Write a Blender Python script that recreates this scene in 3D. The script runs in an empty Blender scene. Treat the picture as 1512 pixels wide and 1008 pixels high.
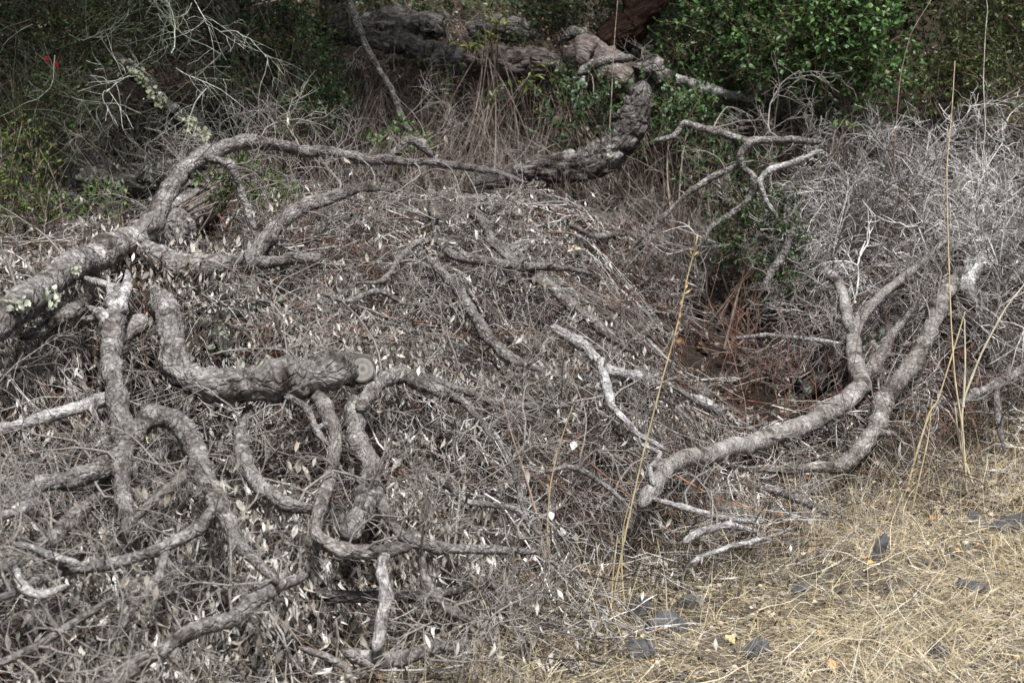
import bpy, math, random
import numpy as np
from mathutils import Vector, Matrix, noise as mn

# ------------------------------------------------------------------ camera, light
SC = bpy.context.scene
COL = SC.collection
FPX = 2077.0                       # focal length in pixels of the 1512 px wide photograph
CAMZ = 1.6
PITCH = math.radians(10.0)
cd = bpy.data.cameras.new('camera'); cam = bpy.data.objects.new('camera', cd); COL.objects.link(cam)
cd.sensor_width = 36.0; cd.lens = 36.0 * FPX / 1512.0; cd.clip_end = 500; cd.clip_start = 0.05
cam.location = (0, 0, CAMZ); cam.rotation_euler = (math.pi / 2 - PITCH, 0, 0)
cd.dof.use_dof = True; cd.dof.focus_distance = 5.3; cd.dof.aperture_fstop = 5.6
SC.camera = cam

SUN_EL, SUN_AZ = 62.0, 160.0       # azimuth clockwise from +Y: behind the camera, a little to the right
W = bpy.data.worlds.new('World'); SC.world = W; W.use_nodes = True
nt = W.node_tree; nt.nodes.clear()
wo = nt.nodes.new('ShaderNodeOutputWorld'); bg = nt.nodes.new('ShaderNodeBackground')
sk = nt.nodes.new('ShaderNodeTexSky'); sk.sky_type = 'NISHITA'; sk.sun_disc = False
sk.sun_elevation = math.radians(SUN_EL); sk.sun_rotation = math.radians(SUN_AZ)
sk.air_density = 1.0; sk.dust_density = 3.0
hs = nt.nodes.new('ShaderNodeHueSaturation'); hs.inputs['Saturation'].default_value = 0.45
nt.links.new(sk.outputs[0], hs.inputs['Color']); nt.links.new(hs.outputs[0], bg.inputs[0])
bg.inputs[1].default_value = 0.07; nt.links.new(bg.outputs[0], wo.inputs[0])
sd = bpy.data.lights.new('sun', 'SUN'); sd.energy = 5.0; sd.angle = math.radians(10); sd.color = (1, .985, .965)
so = bpy.data.objects.new('sun', sd); COL.objects.link(so)
el, az = math.radians(SUN_EL), math.radians(SUN_AZ)
sv = Vector((math.sin(az) * math.cos(el), math.cos(az) * math.cos(el), math.sin(el)))
so.rotation_euler = sv.to_track_quat('Z', 'Y').to_euler(); so.location = (3, -3, 8)
SC.view_settings.view_transform = 'Standard'; SC.view_settings.look = 'None'
SC.view_settings.exposure = 0.58; SC.view_settings.gamma = 1.0; SC.view_settings.use_curve_mapping = False
try:
    SC.cycles.max_bounces = 6; SC.cycles.diffuse_bounces = 2; SC.cycles.transparent_max_bounces = 4
except Exception: pass

R = np.random.default_rng(7)
random.seed(7)

# ------------------------------------------------------------------ numeric helpers
def smooth(a, b, t):
    t = np.clip((t - a) / (b - a), 0, 1); return t * t * (3 - 2 * t)
def vnoise(x, y, s=1.0, seed=0):
    x = np.asarray(x, float) * s + seed * 17.3; y = np.asarray(y, float) * s - seed * 9.1
    xi = np.floor(x); yi = np.floor(y); fx = x - xi; fy = y - yi
    fx = fx * fx * (3 - 2 * fx); fy = fy * fy * (3 - 2 * fy)
    def h(a, b):
        v = np.sin(a * 127.1 + b * 311.7 + seed * 74.7) * 43758.5453
        return v - np.floor(v)
    return ((h(xi, yi) * (1 - fx) + h(xi + 1, yi) * fx) * (1 - fy) + (h(xi, yi + 1) * (1 - fx) + h(xi + 1, yi + 1) * fx) * fy) * 2 - 1
def front(x):
    return np.interp(x, [-5, -1.4, -.3, .31, .98, 2.27, 4.5], [2.6, 3.0, 3.62, 4.3, 4.95, 5.9, 7.2])
def G(x, y):                                   # the ground
    x = np.asarray(x, float); y = np.asarray(y, float)
    t = y - (5.1 + .45 * np.clip(x, -1.5, 2.5))
    g = .30 * np.where(t > 6, t, np.log1p(np.exp(np.clip(t, -20, 6) * 3)) / 3)
    g = g + .05 * vnoise(x, y, .8, 3) + .018 * vnoise(x, y, 3.1, 4) + .006 * vnoise(x, y, 11, 5)
    return g + np.clip(y - 14, 0, 40) * .12
def E0(x, y):                                  # top of the brush, before its hollows
    x = np.asarray(x, float); y = np.asarray(y, float)
    d = y - front(x)
    s = np.interp(x, [-.5, .2, 1.0, 1.8], [.30, .30, .36, .52])
    b = np.interp(x, [-1.5, 0, .8, 1.6], [.24, .18, .12, .14])
    e = b * smooth(-.15, .35, d) + s * np.clip(d, 0, 9)
    e = e - .62 * np.exp(-((x - 1.05) / .52) ** 2 - ((y - 6.5) / .85) ** 2)
    top = np.interp(x, [-3, -1.9, -1.2, .4, .9, 1.4, 2.0, 3], [.92, .95, 1.02, 1.27, 1.0, 1.2, 1.42, 1.45])
    top = top - .3 * np.exp(-((x - 1.1) / .45) ** 2 - ((y - 7.2) / .6) ** 2)
    e = top - np.log1p(np.exp(np.clip((top - e) * 9, -30, 30))) / 9 + .0
    e = e + (.07 * vnoise(x, y, 1.7, 11) + .05 * vnoise(x, y, 4.1, 12)) * smooth(0, .6, d)
    back = smooth(0.0, 1.1, y - np.interp(x, [-2, 0, 1, 3], [6.6, 7.0, 6.7, 7.9]))
    e = e * (1 - back) + (G(x, y) + .06) * back
    return np.maximum(e, G(x, y) + .0)
cp, sp = math.cos(PITCH), math.sin(PITCH)
def rays(px, py):
    u = (np.asarray(px, float) - 756) / FPX; v = -(np.asarray(py, float) - 504) / FPX
    return np.stack([u, cp + v * sp, -sp + v * cp], -1)      # depth along view axis = 1
def at_y(px, py, Y):
    d = rays(px, py); return Vector(d / d[..., 1] * Y) + Vector((0, 0, CAMZ))
def hit(px, py, f, off=0.0):
    d = rays(px, py); d = d / d[1]
    ys = np.linspace(2.2, 30, 1400)
    z = CAMZ + d[2] * ys - f(d[0] * ys, ys)
    k = np.argmax(z <= 0); k = k if z[k] <= 0 else len(ys) - 1
    Y = ys[k] - off
    return Vector((d[0] * Y, Y, CAMZ + d[2] * Y))

DIPS = []
for px_, py_, r_d, d_d in [(335, 305, .26, .42), (300, 345, .2, .3), (215, 475, .17, .3), (110, 520, .22, .3), (215, 560, .15, .28), (330, 640, .13, .2), (420, 690, .16, .26), (240, 680, .1, .2),
                           (560, 868, .16, .26), (640, 860, .1, .2), (60, 690, .16, .2), (500, 720, .12, .2), (1010, 750, .14, .22), (1090, 700, .15, .2), (760, 480, .16, .16), (600, 640, .16, .15),
                           (430, 430, .14, .16), (930, 400, .2, .2), (870, 800, .14, .14), (1330, 600, .12, .2), (1450, 620, .14, .2), (300, 880, .14, .16), (100, 760, .12, .15), (1200, 690, .12, .16), (700, 700, .12, .12)]:
    w_ = hit(px_, py_, E0, 0); DIPS.append((w_.x, w_.y, r_d, d_d))
def E(x, y):                                   # top of the brush with hollows
    e = E0(x, y); x = np.asarray(x, float); y = np.asarray(y, float)
    for a_, b_, c_, d_ in DIPS: e = e - d_ * np.exp(-(((x - a_) / c_) ** 2 + ((y - b_) / (c_ * 1.3)) ** 2) ** 2)
    return np.maximum(e, G(x, y) + .02)
# ------------------------------------------------------------------ object helpers
def tag(o, label=None, cat=None, group=None, kind=None):
    if label: o['label'] = label
    if cat: o['category'] = cat
    if group: o['group'] = group
    if kind: o['kind'] = kind
    return o
def empty(name, loc):
    o = bpy.data.objects.new(name, None); COL.objects.link(o); o.location = loc; o.empty_display_size = .1; return o
def mesh_np(name, V, T, mat, col=None, bk=None, smooth_=True, parent=None, loc=None, link=True):
    me = bpy.data.meshes.new(name)
    V = np.asarray(V, np.float32).reshape(-1, 3); T = np.asarray(T, np.int32).reshape(-1, 3)
    if loc is not None: V = V - np.array(loc, np.float32)
    me.vertices.add(len(V)); me.vertices.foreach_set('co', V.ravel())
    me.loops.add(T.size); me.loops.foreach_set('vertex_index', T.ravel())
    me.polygons.add(len(T)); me.polygons.foreach_set('loop_start', np.arange(0, T.size, 3, dtype=np.int32))
    me.polygons.foreach_set('loop_total', np.full(len(T), 3, np.int32))
    me.polygons.foreach_set('use_smooth', np.full(len(T), smooth_, bool))
    if col is not None:
        a = me.attributes.new('tone', 'FLOAT_COLOR', 'POINT')
        c = np.ones((len(V), 4), np.float32); c[:, :3] = col; a.data.foreach_set('color', c.ravel())
    if bk is not None:
        a = me.attributes.new('grain', 'FLOAT_VECTOR', 'POINT'); a.data.foreach_set('vector', np.asarray(bk, np.float32).ravel())
    me.update(calc_edges=True); me.validate()
    me.materials.append(mat)
    if not link: return me
    o = bpy.data.objects.new(name, me); COL.objects.link(o)
    if loc is not None and parent is None: o.location = loc
    if parent: o.parent = parent
    return o

# ------------------------------------------------------------------ materials
def mat(name): 
    m = bpy.data.materials.new(name); m.use_nodes = True; n = m.node_tree.nodes; l = m.node_tree.links
    return m, n, l, n['Principled BSDF']
def tone_mat(name, rough=.75, spec=.25, nscale=60, amp=.35, bump=.0, trans=0.0):
    m, n, l, b = mat(name)
    a = n.new('ShaderNodeAttribute'); a.attribute_name = 'tone'
    tc = n.new('ShaderNodeTexCoord'); no = n.new('ShaderNodeTexNoise'); no.inputs['Scale'].default_value = nscale; no.inputs['Detail'].default_value = 3
    l.new(tc.outputs['Object'], no.inputs['Vector'])
    mr = n.new('ShaderNodeMapRange'); mr.inputs[1].default_value = .3; mr.inputs[2].default_value = .7
    mr.inputs[3].default_value = 1 - amp; mr.inputs[4].default_value = 1 + amp
    l.new(no.outputs[0], mr.inputs[0])
    vm = n.new('ShaderNodeVectorMath'); vm.operation = 'SCALE'; l.new(a.outputs['Color'], vm.inputs[0]); l.new(mr.outputs[0], vm.inputs['Scale'])
    l.new(vm.outputs[0], b.inputs['Base Color'])
    b.inputs['Roughness'].default_value = rough; b.inputs['Specular IOR Level'].default_value = spec
    if trans:
        t = n.new('ShaderNodeBsdfTranslucent'); l.new(vm.outputs[0], t.inputs[0])
        mx = n.new('ShaderNodeMixShader'); mx.inputs[0].default_value = trans
        l.new(b.outputs[0], mx.inputs[1]); l.new(t.outputs[0], mx.inputs[2]); l.new(mx.outputs[0], n['Material Output'].inputs[0])
    return m
def bark(name, c0, c1, c2, scale=1.0, crack=1.0, lichen=0.0, lcol=(.36, .40, .30), rough=.9, zs=.4):
    m, n, l, b = mat(name)
    a = n.new('ShaderNodeAttribute'); a.attribute_name = 'grain'
    mp = n.new('ShaderNodeMapping'); mp.inputs['Scale'].default_value = (scale, scale, scale * zs); l.new(a.outputs['Vector'], mp.inputs[0])
    n1 = n.new('ShaderNodeTexNoise'); n1.inputs['Scale'].default_value = 75; n1.inputs['Detail'].default_value = 7; n1.inputs['Roughness'].default_value = .68; l.new(mp.outputs[0], n1.inputs[0])
    n2 = n.new('ShaderNodeTexNoise'); n2.inputs['Scale'].default_value = 13; n2.inputs['Detail'].default_value = 5; l.new(a.outputs['Vector'], n2.inputs[0])
    ad = n.new('ShaderNodeMath'); ad.operation = 'ADD'; l.new(n1.outputs[0], ad.inputs[0]); l.new(n2.outputs[0], ad.inputs[1])
    mr = n.new('ShaderNodeMapRange'); mr.inputs[1].default_value = 1.14; mr.inputs[2].default_value = 1.86
    n4 = n.new('ShaderNodeTexNoise'); n4.inputs['Scale'].default_value = 90; n4.inputs['Detail'].default_value = 3; l.new(a.outputs['Vector'], n4.inputs[0])
    ad2 = n.new('ShaderNodeMath'); ad2.operation = 'ADD'; l.new(ad.outputs[0], ad2.inputs[0]); l.new(n4.outputs[0], ad2.inputs[1]); l.new(ad2.outputs[0], mr.inputs[0])
    cr = n.new('ShaderNodeValToRGB'); cr.color_ramp.elements[0].color = (*c0, 1); cr.color_ramp.elements[1].color = (*c2, 1)
    e = cr.color_ramp.elements.new(.5); e.color = (*c1, 1); l.new(mr.outputs[0], cr.inputs[0])
    n5 = n.new('ShaderNodeTexNoise'); n5.inputs['Scale'].default_value = 9; n5.inputs['Detail'].default_value = 8; n5.inputs['Roughness'].default_value = .65; l.new(a.outputs['Vector'], n5.inputs[0])
    pr = n.new('ShaderNodeMapRange'); pr.inputs[1].default_value = .56; pr.inputs[2].default_value = .62; l.new(n5.outputs[0], pr.inputs[0])
    pm = n.new('ShaderNodeMix'); pm.data_type = 'RGBA'; pm.blend_type = 'MULTIPLY'; l.new(pr.outputs[0], pm.inputs[0]); l.new(cr.outputs[0], pm.inputs[6]); pm.inputs[7].default_value = (.42, .39, .37, 1)
    pr2 = n.new('ShaderNodeMapRange'); pr2.inputs[1].default_value = .43; pr2.inputs[2].default_value = .38; l.new(n5.outputs[0], pr2.inputs[0])
    pm2 = n.new('ShaderNodeMix'); pm2.data_type = 'RGBA'; pm2.blend_type = 'MULTIPLY'; l.new(pr2.outputs[0], pm2.inputs[0]); l.new(pm.outputs[2], pm2.inputs[6]); pm2.inputs[7].default_value = (1.6, 1.62, 1.66, 1)
    vo = n.new('ShaderNodeTexVoronoi'); vo.feature = 'DISTANCE_TO_EDGE'; vo.inputs['Scale'].default_value = 48
    dis = n.new('ShaderNodeVectorMath'); dis.operation = 'MULTIPLY_ADD'; dis.inputs[1].default_value = (.02, .02, .02)
    l.new(n2.outputs['Color'], dis.inputs[0]); l.new(mp.outputs[0], dis.inputs[2]); l.new(dis.outputs[0], vo.inputs[0])
    vr = n.new('ShaderNodeMapRange'); vr.inputs[1].default_value = 0; vr.inputs[2].default_value = .12; l.new(vo.outputs[0], vr.inputs[0])
    col = pm2.outputs[2]
    if lichen > 0:
        n3 = n.new('ShaderNodeTexNoise'); n3.inputs['Scale'].default_value = 22; n3.inputs['Detail'].default_value = 6; n3.inputs['Roughness'].default_value = .7; l.new(a.outputs['Vector'], n3.inputs[0])
        lr = n.new('ShaderNodeMapRange'); lr.inputs[1].default_value = .66 - lichen * .3; lr.inputs[2].default_value = .70 - lichen * .3; l.new(n3.outputs[0], lr.inputs[0])
        mx = n.new('ShaderNodeMix'); mx.data_type = 'RGBA'; l.new(lr.outputs[0], mx.inputs[0]); l.new(col, mx.inputs[6]); mx.inputs[7].default_value = (*lcol, 1); col = mx.outputs[2]
    l.new(col, b.inputs['Base Color'])
    h = n.new('ShaderNodeMath'); h.operation = 'MULTIPLY_ADD'; l.new(vr.outputs[0], h.inputs[0]); h.inputs[1].default_value = .4 * crack; l.new(ad2.outputs[0], h.inputs[2])
    bp = n.new('ShaderNodeBump'); bp.inputs['Strength'].default_value = 1; bp.inputs['Distance'].default_value = .011; l.new(h.outputs[0], bp.inputs['Height']); l.new(bp.outputs[0], b.inputs['Normal'])
    b.inputs['Roughness'].default_value = rough; b.inputs['Specular IOR Level'].default_value = .06
    return m
BARK = bark('grey_bark', (.05, .042, .038), (.165, .152, .145), (.37, .352, .34), .8, 1.2, .12, lcol=(.34, .35, .29), zs=.9)
BARK_BROWN = bark('plain_brownish_bark', (.045, .038, .034), (.15, .136, .127), (.34, .32, .305), .75, .8, .08, zs=.6)
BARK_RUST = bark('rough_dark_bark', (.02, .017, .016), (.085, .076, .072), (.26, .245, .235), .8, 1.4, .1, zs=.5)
BARK_SMOOTH = bark('smooth_pinkish_grey_bark', (.09, .08, .075), (.24, .222, .21), (.45, .43, .415), .8, .3, 0, zs=2.2)
BARK_WHITE = bark('weathered_silver_wood', (.09, .083, .08), (.29, .28, .277), (.60, .59, .58), 1, .7, 0)
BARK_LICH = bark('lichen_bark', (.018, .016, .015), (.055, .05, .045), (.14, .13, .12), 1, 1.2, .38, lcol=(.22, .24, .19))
BARK_BOLE = bark('brown_bole_bark', (.06, .046, .04), (.13, .107, .097), (.26, .23, .215), .6, .6, .05)
BARK_RED = bark('dark_red_brown_wood', (.02, .012, .01), (.055, .032, .026), (.11, .07, .055), .7, 1, 0)
CUT = None
def cut_mat():
    m, n, l, b = mat('sawn_weathered_wood')
    tc = n.new('ShaderNodeTexCoord'); no = n.new('ShaderNodeTexNoise'); no.inputs['Scale'].default_value = 60; no.inputs['Detail'].default_value = 5; l.new(tc.outputs['Object'], no.inputs[0])
    a = n.new('ShaderNodeAttribute'); a.attribute_name = 'tone'
    mr = n.new('ShaderNodeMapRange'); mr.inputs[3].default_value = .6; mr.inputs[4].default_value = 1.4; l.new(no.outputs[0], mr.inputs[0])
    vm = n.new('ShaderNodeVectorMath'); vm.operation = 'SCALE'; l.new(a.outputs['Color'], vm.inputs[0]); l.new(mr.outputs[0], vm.inputs['Scale']); l.new(vm.outputs[0], b.inputs['Base Color'])
    b.inputs['Roughness'].default_value = .9
    return m
CUT = cut_mat()
TWIG = tone_mat('dead_twig', .9, .04, 45, .45)
STRAW = tone_mat('dry_straw', .7, .12, 30, .25, trans=.1)
DEADLEAF = tone_mat('dead_leaf', .8, .08, 80, .35, trans=.1)
GREENLEAF = tone_mat('green_leaf', .42, .35, 25, .25, trans=.25)
LICHEN = tone_mat('lichen_crust', .95, .05, 90, .4)

def ground_mat():
    m, n, l, b = mat('soil_and_litter')
    a = n.new('ShaderNodeAttribute'); a.attribute_name = 'tone'
    tc = n.new('ShaderNodeTexCoord')
    n1 = n.new('ShaderNodeTexNoise'); n1.inputs['Scale'].default_value = 40; n1.inputs['Detail'].default_value = 8; n1.inputs['Roughness'].default_value = .75; l.new(tc.outputs['Object'], n1.inputs[0])
    mr = n.new('ShaderNodeMapRange'); mr.inputs[1].default_value = .3; mr.inputs[2].default_value = .7; mr.inputs[3].default_value = .35; mr.inputs[4].default_value = 1.7; l.new(n1.outputs[0], mr.inputs[0])
    vm = n.new('ShaderNodeVectorMath'); vm.operation = 'SCALE'; l.new(a.outputs['Color'], vm.inputs[0]); l.new(mr.outputs[0], vm.inputs['Scale'])
    l.new(vm.outputs[0], b.inputs['Base Color'])
    bp = n.new('ShaderNodeBump'); bp.inputs['Distance'].default_value = .02; l.new(n1.outputs[0], bp.inputs['Height']); l.new(bp.outputs[0], b.inputs['Normal'])
    b.inputs['Roughness'].default_value = .95; b.inputs['Specular IOR Level'].default_value = .1
    return m
# ------------------------------------------------------------------ ground
def grassmask(x, y):      # 1 on the straw-covered verge, 0 on the wooded slope
    return smooth(.7, -.35, y - front(x) + .25 * vnoise(x, y, 2.3, 21))
xs = np.unique(np.concatenate([np.linspace(-60, -5, 30), np.linspace(-5, 5, 220), np.linspace(5, 60, 30)]))
ys = np.unique(np.concatenate([np.linspace(-20, 2, 20), np.linspace(2, 13, 240), np.linspace(13, 60, 40)]))
X, Y = np.meshgrid(xs, ys); Z = G(X, Y)
nx, ny = len(xs), len(ys)
idx = np.arange(nx * ny).reshape(ny, nx)
q = np.stack([idx[:-1, :-1], idx[:-1, 1:], idx[1:, 1:], idx[1:, :-1]], -1).reshape(-1, 4)
T = np.concatenate([q[:, [0, 1, 2]], q[:, [0, 2, 3]]])
gm = grassmask(X, Y).ravel()[:, None]
pt = (vnoise(X, Y, 1.3, 31).ravel()[:, None] * .5 + .5)
colg = gm * np.array([.15, .13, .105]) + (1 - gm) * (np.array([.018, .014, .012]) * (1 - pt) + np.array([.045, .031, .023]) * pt)
gr = mesh_np('ground', np.stack([X, Y, Z], -1), T, ground_mat(), colg); tag(gr, kind='structure')

# ------------------------------------------------------------------ vectorised tubes, leaves, ribbons
def unit(v): return v / (np.linalg.norm(v, axis=-1, keepdims=True) + 1e-9)
def walk(p0, d0, L, K, wander=.25, droop=0.0):
    N = len(p0); P = np.zeros((N, K, 3)); P[:, 0] = p0; d = unit(d0); 
    bend = R.normal(0, 1, (N, 3)) * wander * .6
    st = (L / (K - 1))[:, None]
    for k in range(1, K):
        d = unit(d + (R.normal(0, 1, (N, 3)) * wander + bend) * .5 + np.array([0, 0, -droop]) * (k / K))
        P[:, k] = P[:, k - 1] + d * st
    return P
def tubes(P, rad, S=3, col=None):
    N, K, _ = P.shape
    t = unit(np.gradient(P, axis=1)); a = np.zeros_like(t); a[...] = [.31, .17, .93]
    u = unit(np.cross(t, a)); v = np.cross(t, u)
    ang = np.arange(S) / S * 2 * math.pi
    V = P[:, :, None] + rad[:, :, None, None] * (u[:, :, None] * np.cos(ang)[:, None] + v[:, :, None] * np.sin(ang)[:, None])
    i = np.arange(N * K * S).reshape(N, K, S)
    A = i[:, :-1]; B = i[:, 1:]; A2 = np.roll(A, -1, 2); B2 = np.roll(B, -1, 2)
    T = np.concatenate([np.stack([A, A2, B2], -1).reshape(-1, 3), np.stack([A, B2, B], -1).reshape(-1, 3)])
    C = None
    if col is not None: C = np.repeat(col, K * S, axis=0)
    return V.reshape(-1, 3), T, C
def join(parts):
    Vs, Ts, Cs = [], [], []; o = 0
    for V, T, C in parts:
        Vs.append(V); Ts.append(T + o); Cs.append(C); o += len(V)
    return np.concatenate(Vs), np.concatenate(Ts), np.concatenate(Cs)
def taper(r0, K, end=.35): return r0[:, None] * np.linspace(1, end, K)[None]
def children(P, n, ang=(.4, 1.2), lo=.15):
    N, K, _ = P.shape
    f = R.uniform(lo, 1, (N, n)) * (K - 1.001); k = f.astype(int); w = (f - k)[..., None]
    ii = np.arange(N)[:, None]
    p = P[ii, k] * (1 - w) + P[ii, k + 1] * w; t = unit(P[ii, k + 1] - P[ii, k])
    r = unit(np.cross(t, R.normal(0, 1, t.shape))); th = R.uniform(ang[0], ang[1], (N, n, 1))
    d = t * np.cos(th) + r * np.sin(th)
    return p.reshape(-1, 3), d.reshape(-1, 3)
# leaf template: along +Y from the stalk, width X, up Z
def leaf_t(w=.4, fold=.12, curl=.15, fat=.5):
    V = np.array([[0, 0, 0], [-w * .42, .34 * 1, fold], [0, .34, 0], [w * .42, .34, fold], [-w * .5, .5 + .2 * fat, fold], [0, .66, -curl * .4], [w * .5, .5 + .2 * fat, fold], [0, 1, -curl]], float)
    V[4, 2] -= curl * .4; V[6, 2] -= curl * .4
    return V, np.array([[0, 2, 1], [0, 3, 2], [1, 2, 5], [1, 5, 4], [2, 3, 6], [2, 6, 5], [4, 5, 7], [5, 6, 7]])
def frames(d, up=None, roll=None):
    y = unit(d); a = R.normal(0, 1, y.shape) if up is None else up
    x = unit(np.cross(y, a)); z = np.cross(x, y); return np.stack([x, y, z], -1)   # columns
def leaves(tmpl, p, M, size, col, jit=.12):
    V0, T0 = tmpl; N = len(p)
    V = np.repeat(V0[None], N, 0)
    V = V * size[:, None, None]; V[..., 0] *= R.uniform(.7, 1.25, (N, 1)); V[..., 2] *= R.uniform(-.8, 2.2, (N, 1))
    V = np.einsum('nij,nkj->nki', M, V) + p[:, None]
    T = (T0[None] + (np.arange(N) * len(V0))[:, None, None]).reshape(-1, 3)
    return V.reshape(-1, 3), T, np.repeat(col, len(V0), axis=0)
def pick(cols, N, jit=.15, w=None):
    c = np.array(cols); k = R.choice(len(c), N, p=None if w is None else np.array(w) / sum(w))
    return np.clip(c[k] * (1 + R.normal(0, jit, (N, 1))), .005, .9)
def ribbons(P, wid, col, flat=None):
    N, K, _ = P.shape
    t = unit(np.gradient(P, axis=1)); a = unit(R.normal(0, 1, (N, 1, 3)) + np.array([0, 0, 1.5]))
    u = unit(np.cross(t, a)) * (wid[:, None, None] * np.linspace(1, .25, K)[None, :, None])
    V = np.stack([P - u, P + u], 2); i = np.arange(N * K * 2).reshape(N, K, 2)
    a0, a1, b0, b1 = i[:, :-1, 0], i[:, :-1, 1], i[:, 1:, 0], i[:, 1:, 1]
    T = np.concatenate([np.stack([a0, a1, b1], -1).reshape(-1, 3), np.stack([a0, b1, b0], -1).reshape(-1, 3)])
    return V.reshape(-1, 3), T, np.repeat(col, K * 2, axis=0)

# ------------------------------------------------------------------ limbs
LIN = .5
def catmull(pts, n):
    P = [pts[0]] + pts + [pts[-1]]; out = []
    for i in range(1, len(P) - 2):
        for k in range(n):
            t = k / n; p0, p1, p2, p3 = (np.array(P[j]) for j in (i - 1, i, i + 1, i + 2))
            out.append(LIN * (p1 * (1 - t) + p2 * t) + (1 - LIN) * .5 * ((2 * p1) + (-p0 + p2) * t + (2 * p0 - 5 * p1 + 4 * p2 - p3) * t * t + (-p0 + 3 * p1 - 3 * p2 + p3) * t ** 3))
    out.append(np.array(P[-2])); return np.array(out)
def limb_mesh(C, rough=1.0, ends=('taper', 'taper'), seed=0, knots=1.0, crack=1.0, cell=22.0, kink=1.0):
    """C: (n,4) world centre line + radius -> verts, tris, grain, rings"""
    d = np.linalg.norm(np.diff(C[:, :3], axis=0), axis=1); s = np.concatenate([[0], np.cumsum(d)])
    rm = float(np.mean(C[:, 3])); step = max(.0055, min(rm * .45, .012))
    n = max(6, int(s[-1] / step)); t = np.linspace(0, s[-1], n)
    P = np.stack([np.interp(t, s, C[:, k]) for k in range(4)], 1)
    for i in range(n):                                    # crooked run
        ja = max(rm, .012)
        q_ = mn.noise_vector(Vector((t[i] * 7, seed * 3.1, 1.7))) * ja * .38 * kink + mn.noise_vector(Vector((t[i] * 22, seed * 3.1, 9))) * ja * .2 * kink
        P[i, :3] += np.array(q_)
    tg = unit(np.gradient(P[:, :3], axis=0))
    u = np.zeros((n, 3)); a = np.array([.1, -.9, .4]); u[0] = unit(np.cross(tg[0], a))
    for i in range(1, n):
        w = u[i - 1] - tg[i] * np.dot(u[i - 1], tg[i]); u[i] = w / (np.linalg.norm(w) + 1e-9)
    v = np.cross(tg, u)
    S = int(np.clip(2 * math.pi * rm / .009, 8, 44)); ang = np.arange(S) / S * 2 * math.pi
    V = np.zeros((n, S, 3)); B = np.zeros((n, S, 3))
    for i in range(n):
        r = P[i, 3] * (1 + .22 * knots * mn.noise(Vector((t[i] * 7, seed, 0))) + .1 * knots * mn.noise(Vector((t[i] * 22, seed, 5))) + .5 * knots * max(0, mn.noise(Vector((t[i] * 13, seed, 8))) - .22))
        for e, (k, ed) in enumerate(((i, ends[0]), (n - 1 - i, ends[1]))):
            if ed == 'taper': r *= min(1, .35 + .65 * math.sqrt(min(1, k * step / (rm * 1.6))))
            elif ed == 'round': r *= math.sqrt(min(1, (k * step + .001) / (rm * .7)))
        for j in range(S):
            ca, sa = math.cos(ang[j]), math.sin(ang[j])
            g = Vector((ca * rm, sa * rm, t[i]))
            q = Vector((g.x * cell * 2, g.y * cell * 2, g.z * cell * .8 + seed * 5))
            h = .2 * mn.noise(Vector((g.x * 11, g.y * 11, g.z * 6 + seed * 2)))
            if rm > .017:
                f = mn.voronoi(q + mn.noise_vector(q * .6) * .5)[0]; h += crack * .13 * min(1, (f[1] - f[0]) * 2.2) - .06
            h += .09 * mn.noise(g * 95)
            rr = r * (1 + h * rough)
            V[i, j] = P[i, :3] + rr * (ca * u[i] + sa * v[i]); B[i, j] = (ca * rm, sa * rm, t[i] + seed * 3)
    i = np.arange(n * S).reshape(n, S)
    A, Bq = i[:-1], i[1:]; A2, B2 = np.roll(A, -1, 1), np.roll(Bq, -1, 1)
    T = np.concatenate([np.stack([A, A2, B2], -1).reshape(-1, 3), np.stack([A, B2, Bq], -1).reshape(-1, 3)])
    Vf = V.reshape(-1, 3); Bf = B.reshape(-1, 3); ex = []; exb = []; extra = []
    for e, row, sgn in ((0, i[0], 1), (1, i[-1], -1)):
        c = len(Vf) + len(ex); base = V[0 if e == 0 else -1].mean(0)
        dirn = -tg[0] if e == 0 else tg[-1]
        dd = {'taper': .8, 'cut': .0, 'round': .05, 'splinter': 0.3}[ends[e]] * (P[0, 3] if e == 0 else P[-1, 3]) * .5
        ex.append(base + dirn * dd); exb.append(Bf[row[0]])
        rr = np.roll(row, -1)
        tri = np.stack([rr, row, np.full(S, c)], -1) if e == 0 else np.stack([row, rr, np.full(S, c)], -1)
        extra.append(tri)
    if 'splinter' in ends:                                # torn end: some sides reach further
        for e, end in enumerate(ends):
            if end != 'splinter': continue
            for j in range(S):
                sh = max(0, mn.noise(Vector((math.cos(ang[j]) * 2.2, math.sin(ang[j]) * 2.2, seed)))) * 3.2 * rm
                for k in range(4):
                    ii = k if e == 0 else n - 1 - k
                    Vf[ii * S + j] += (-tg[0] if e == 0 else tg[-1]) * sh * (1 - k / 4)
    Vf = np.concatenate([Vf, np.array(ex)]); Bf = np.concatenate([Bf, np.array(exb)])
    return Vf, np.concatenate([T] + extra), Bf, (P, tg)

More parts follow.
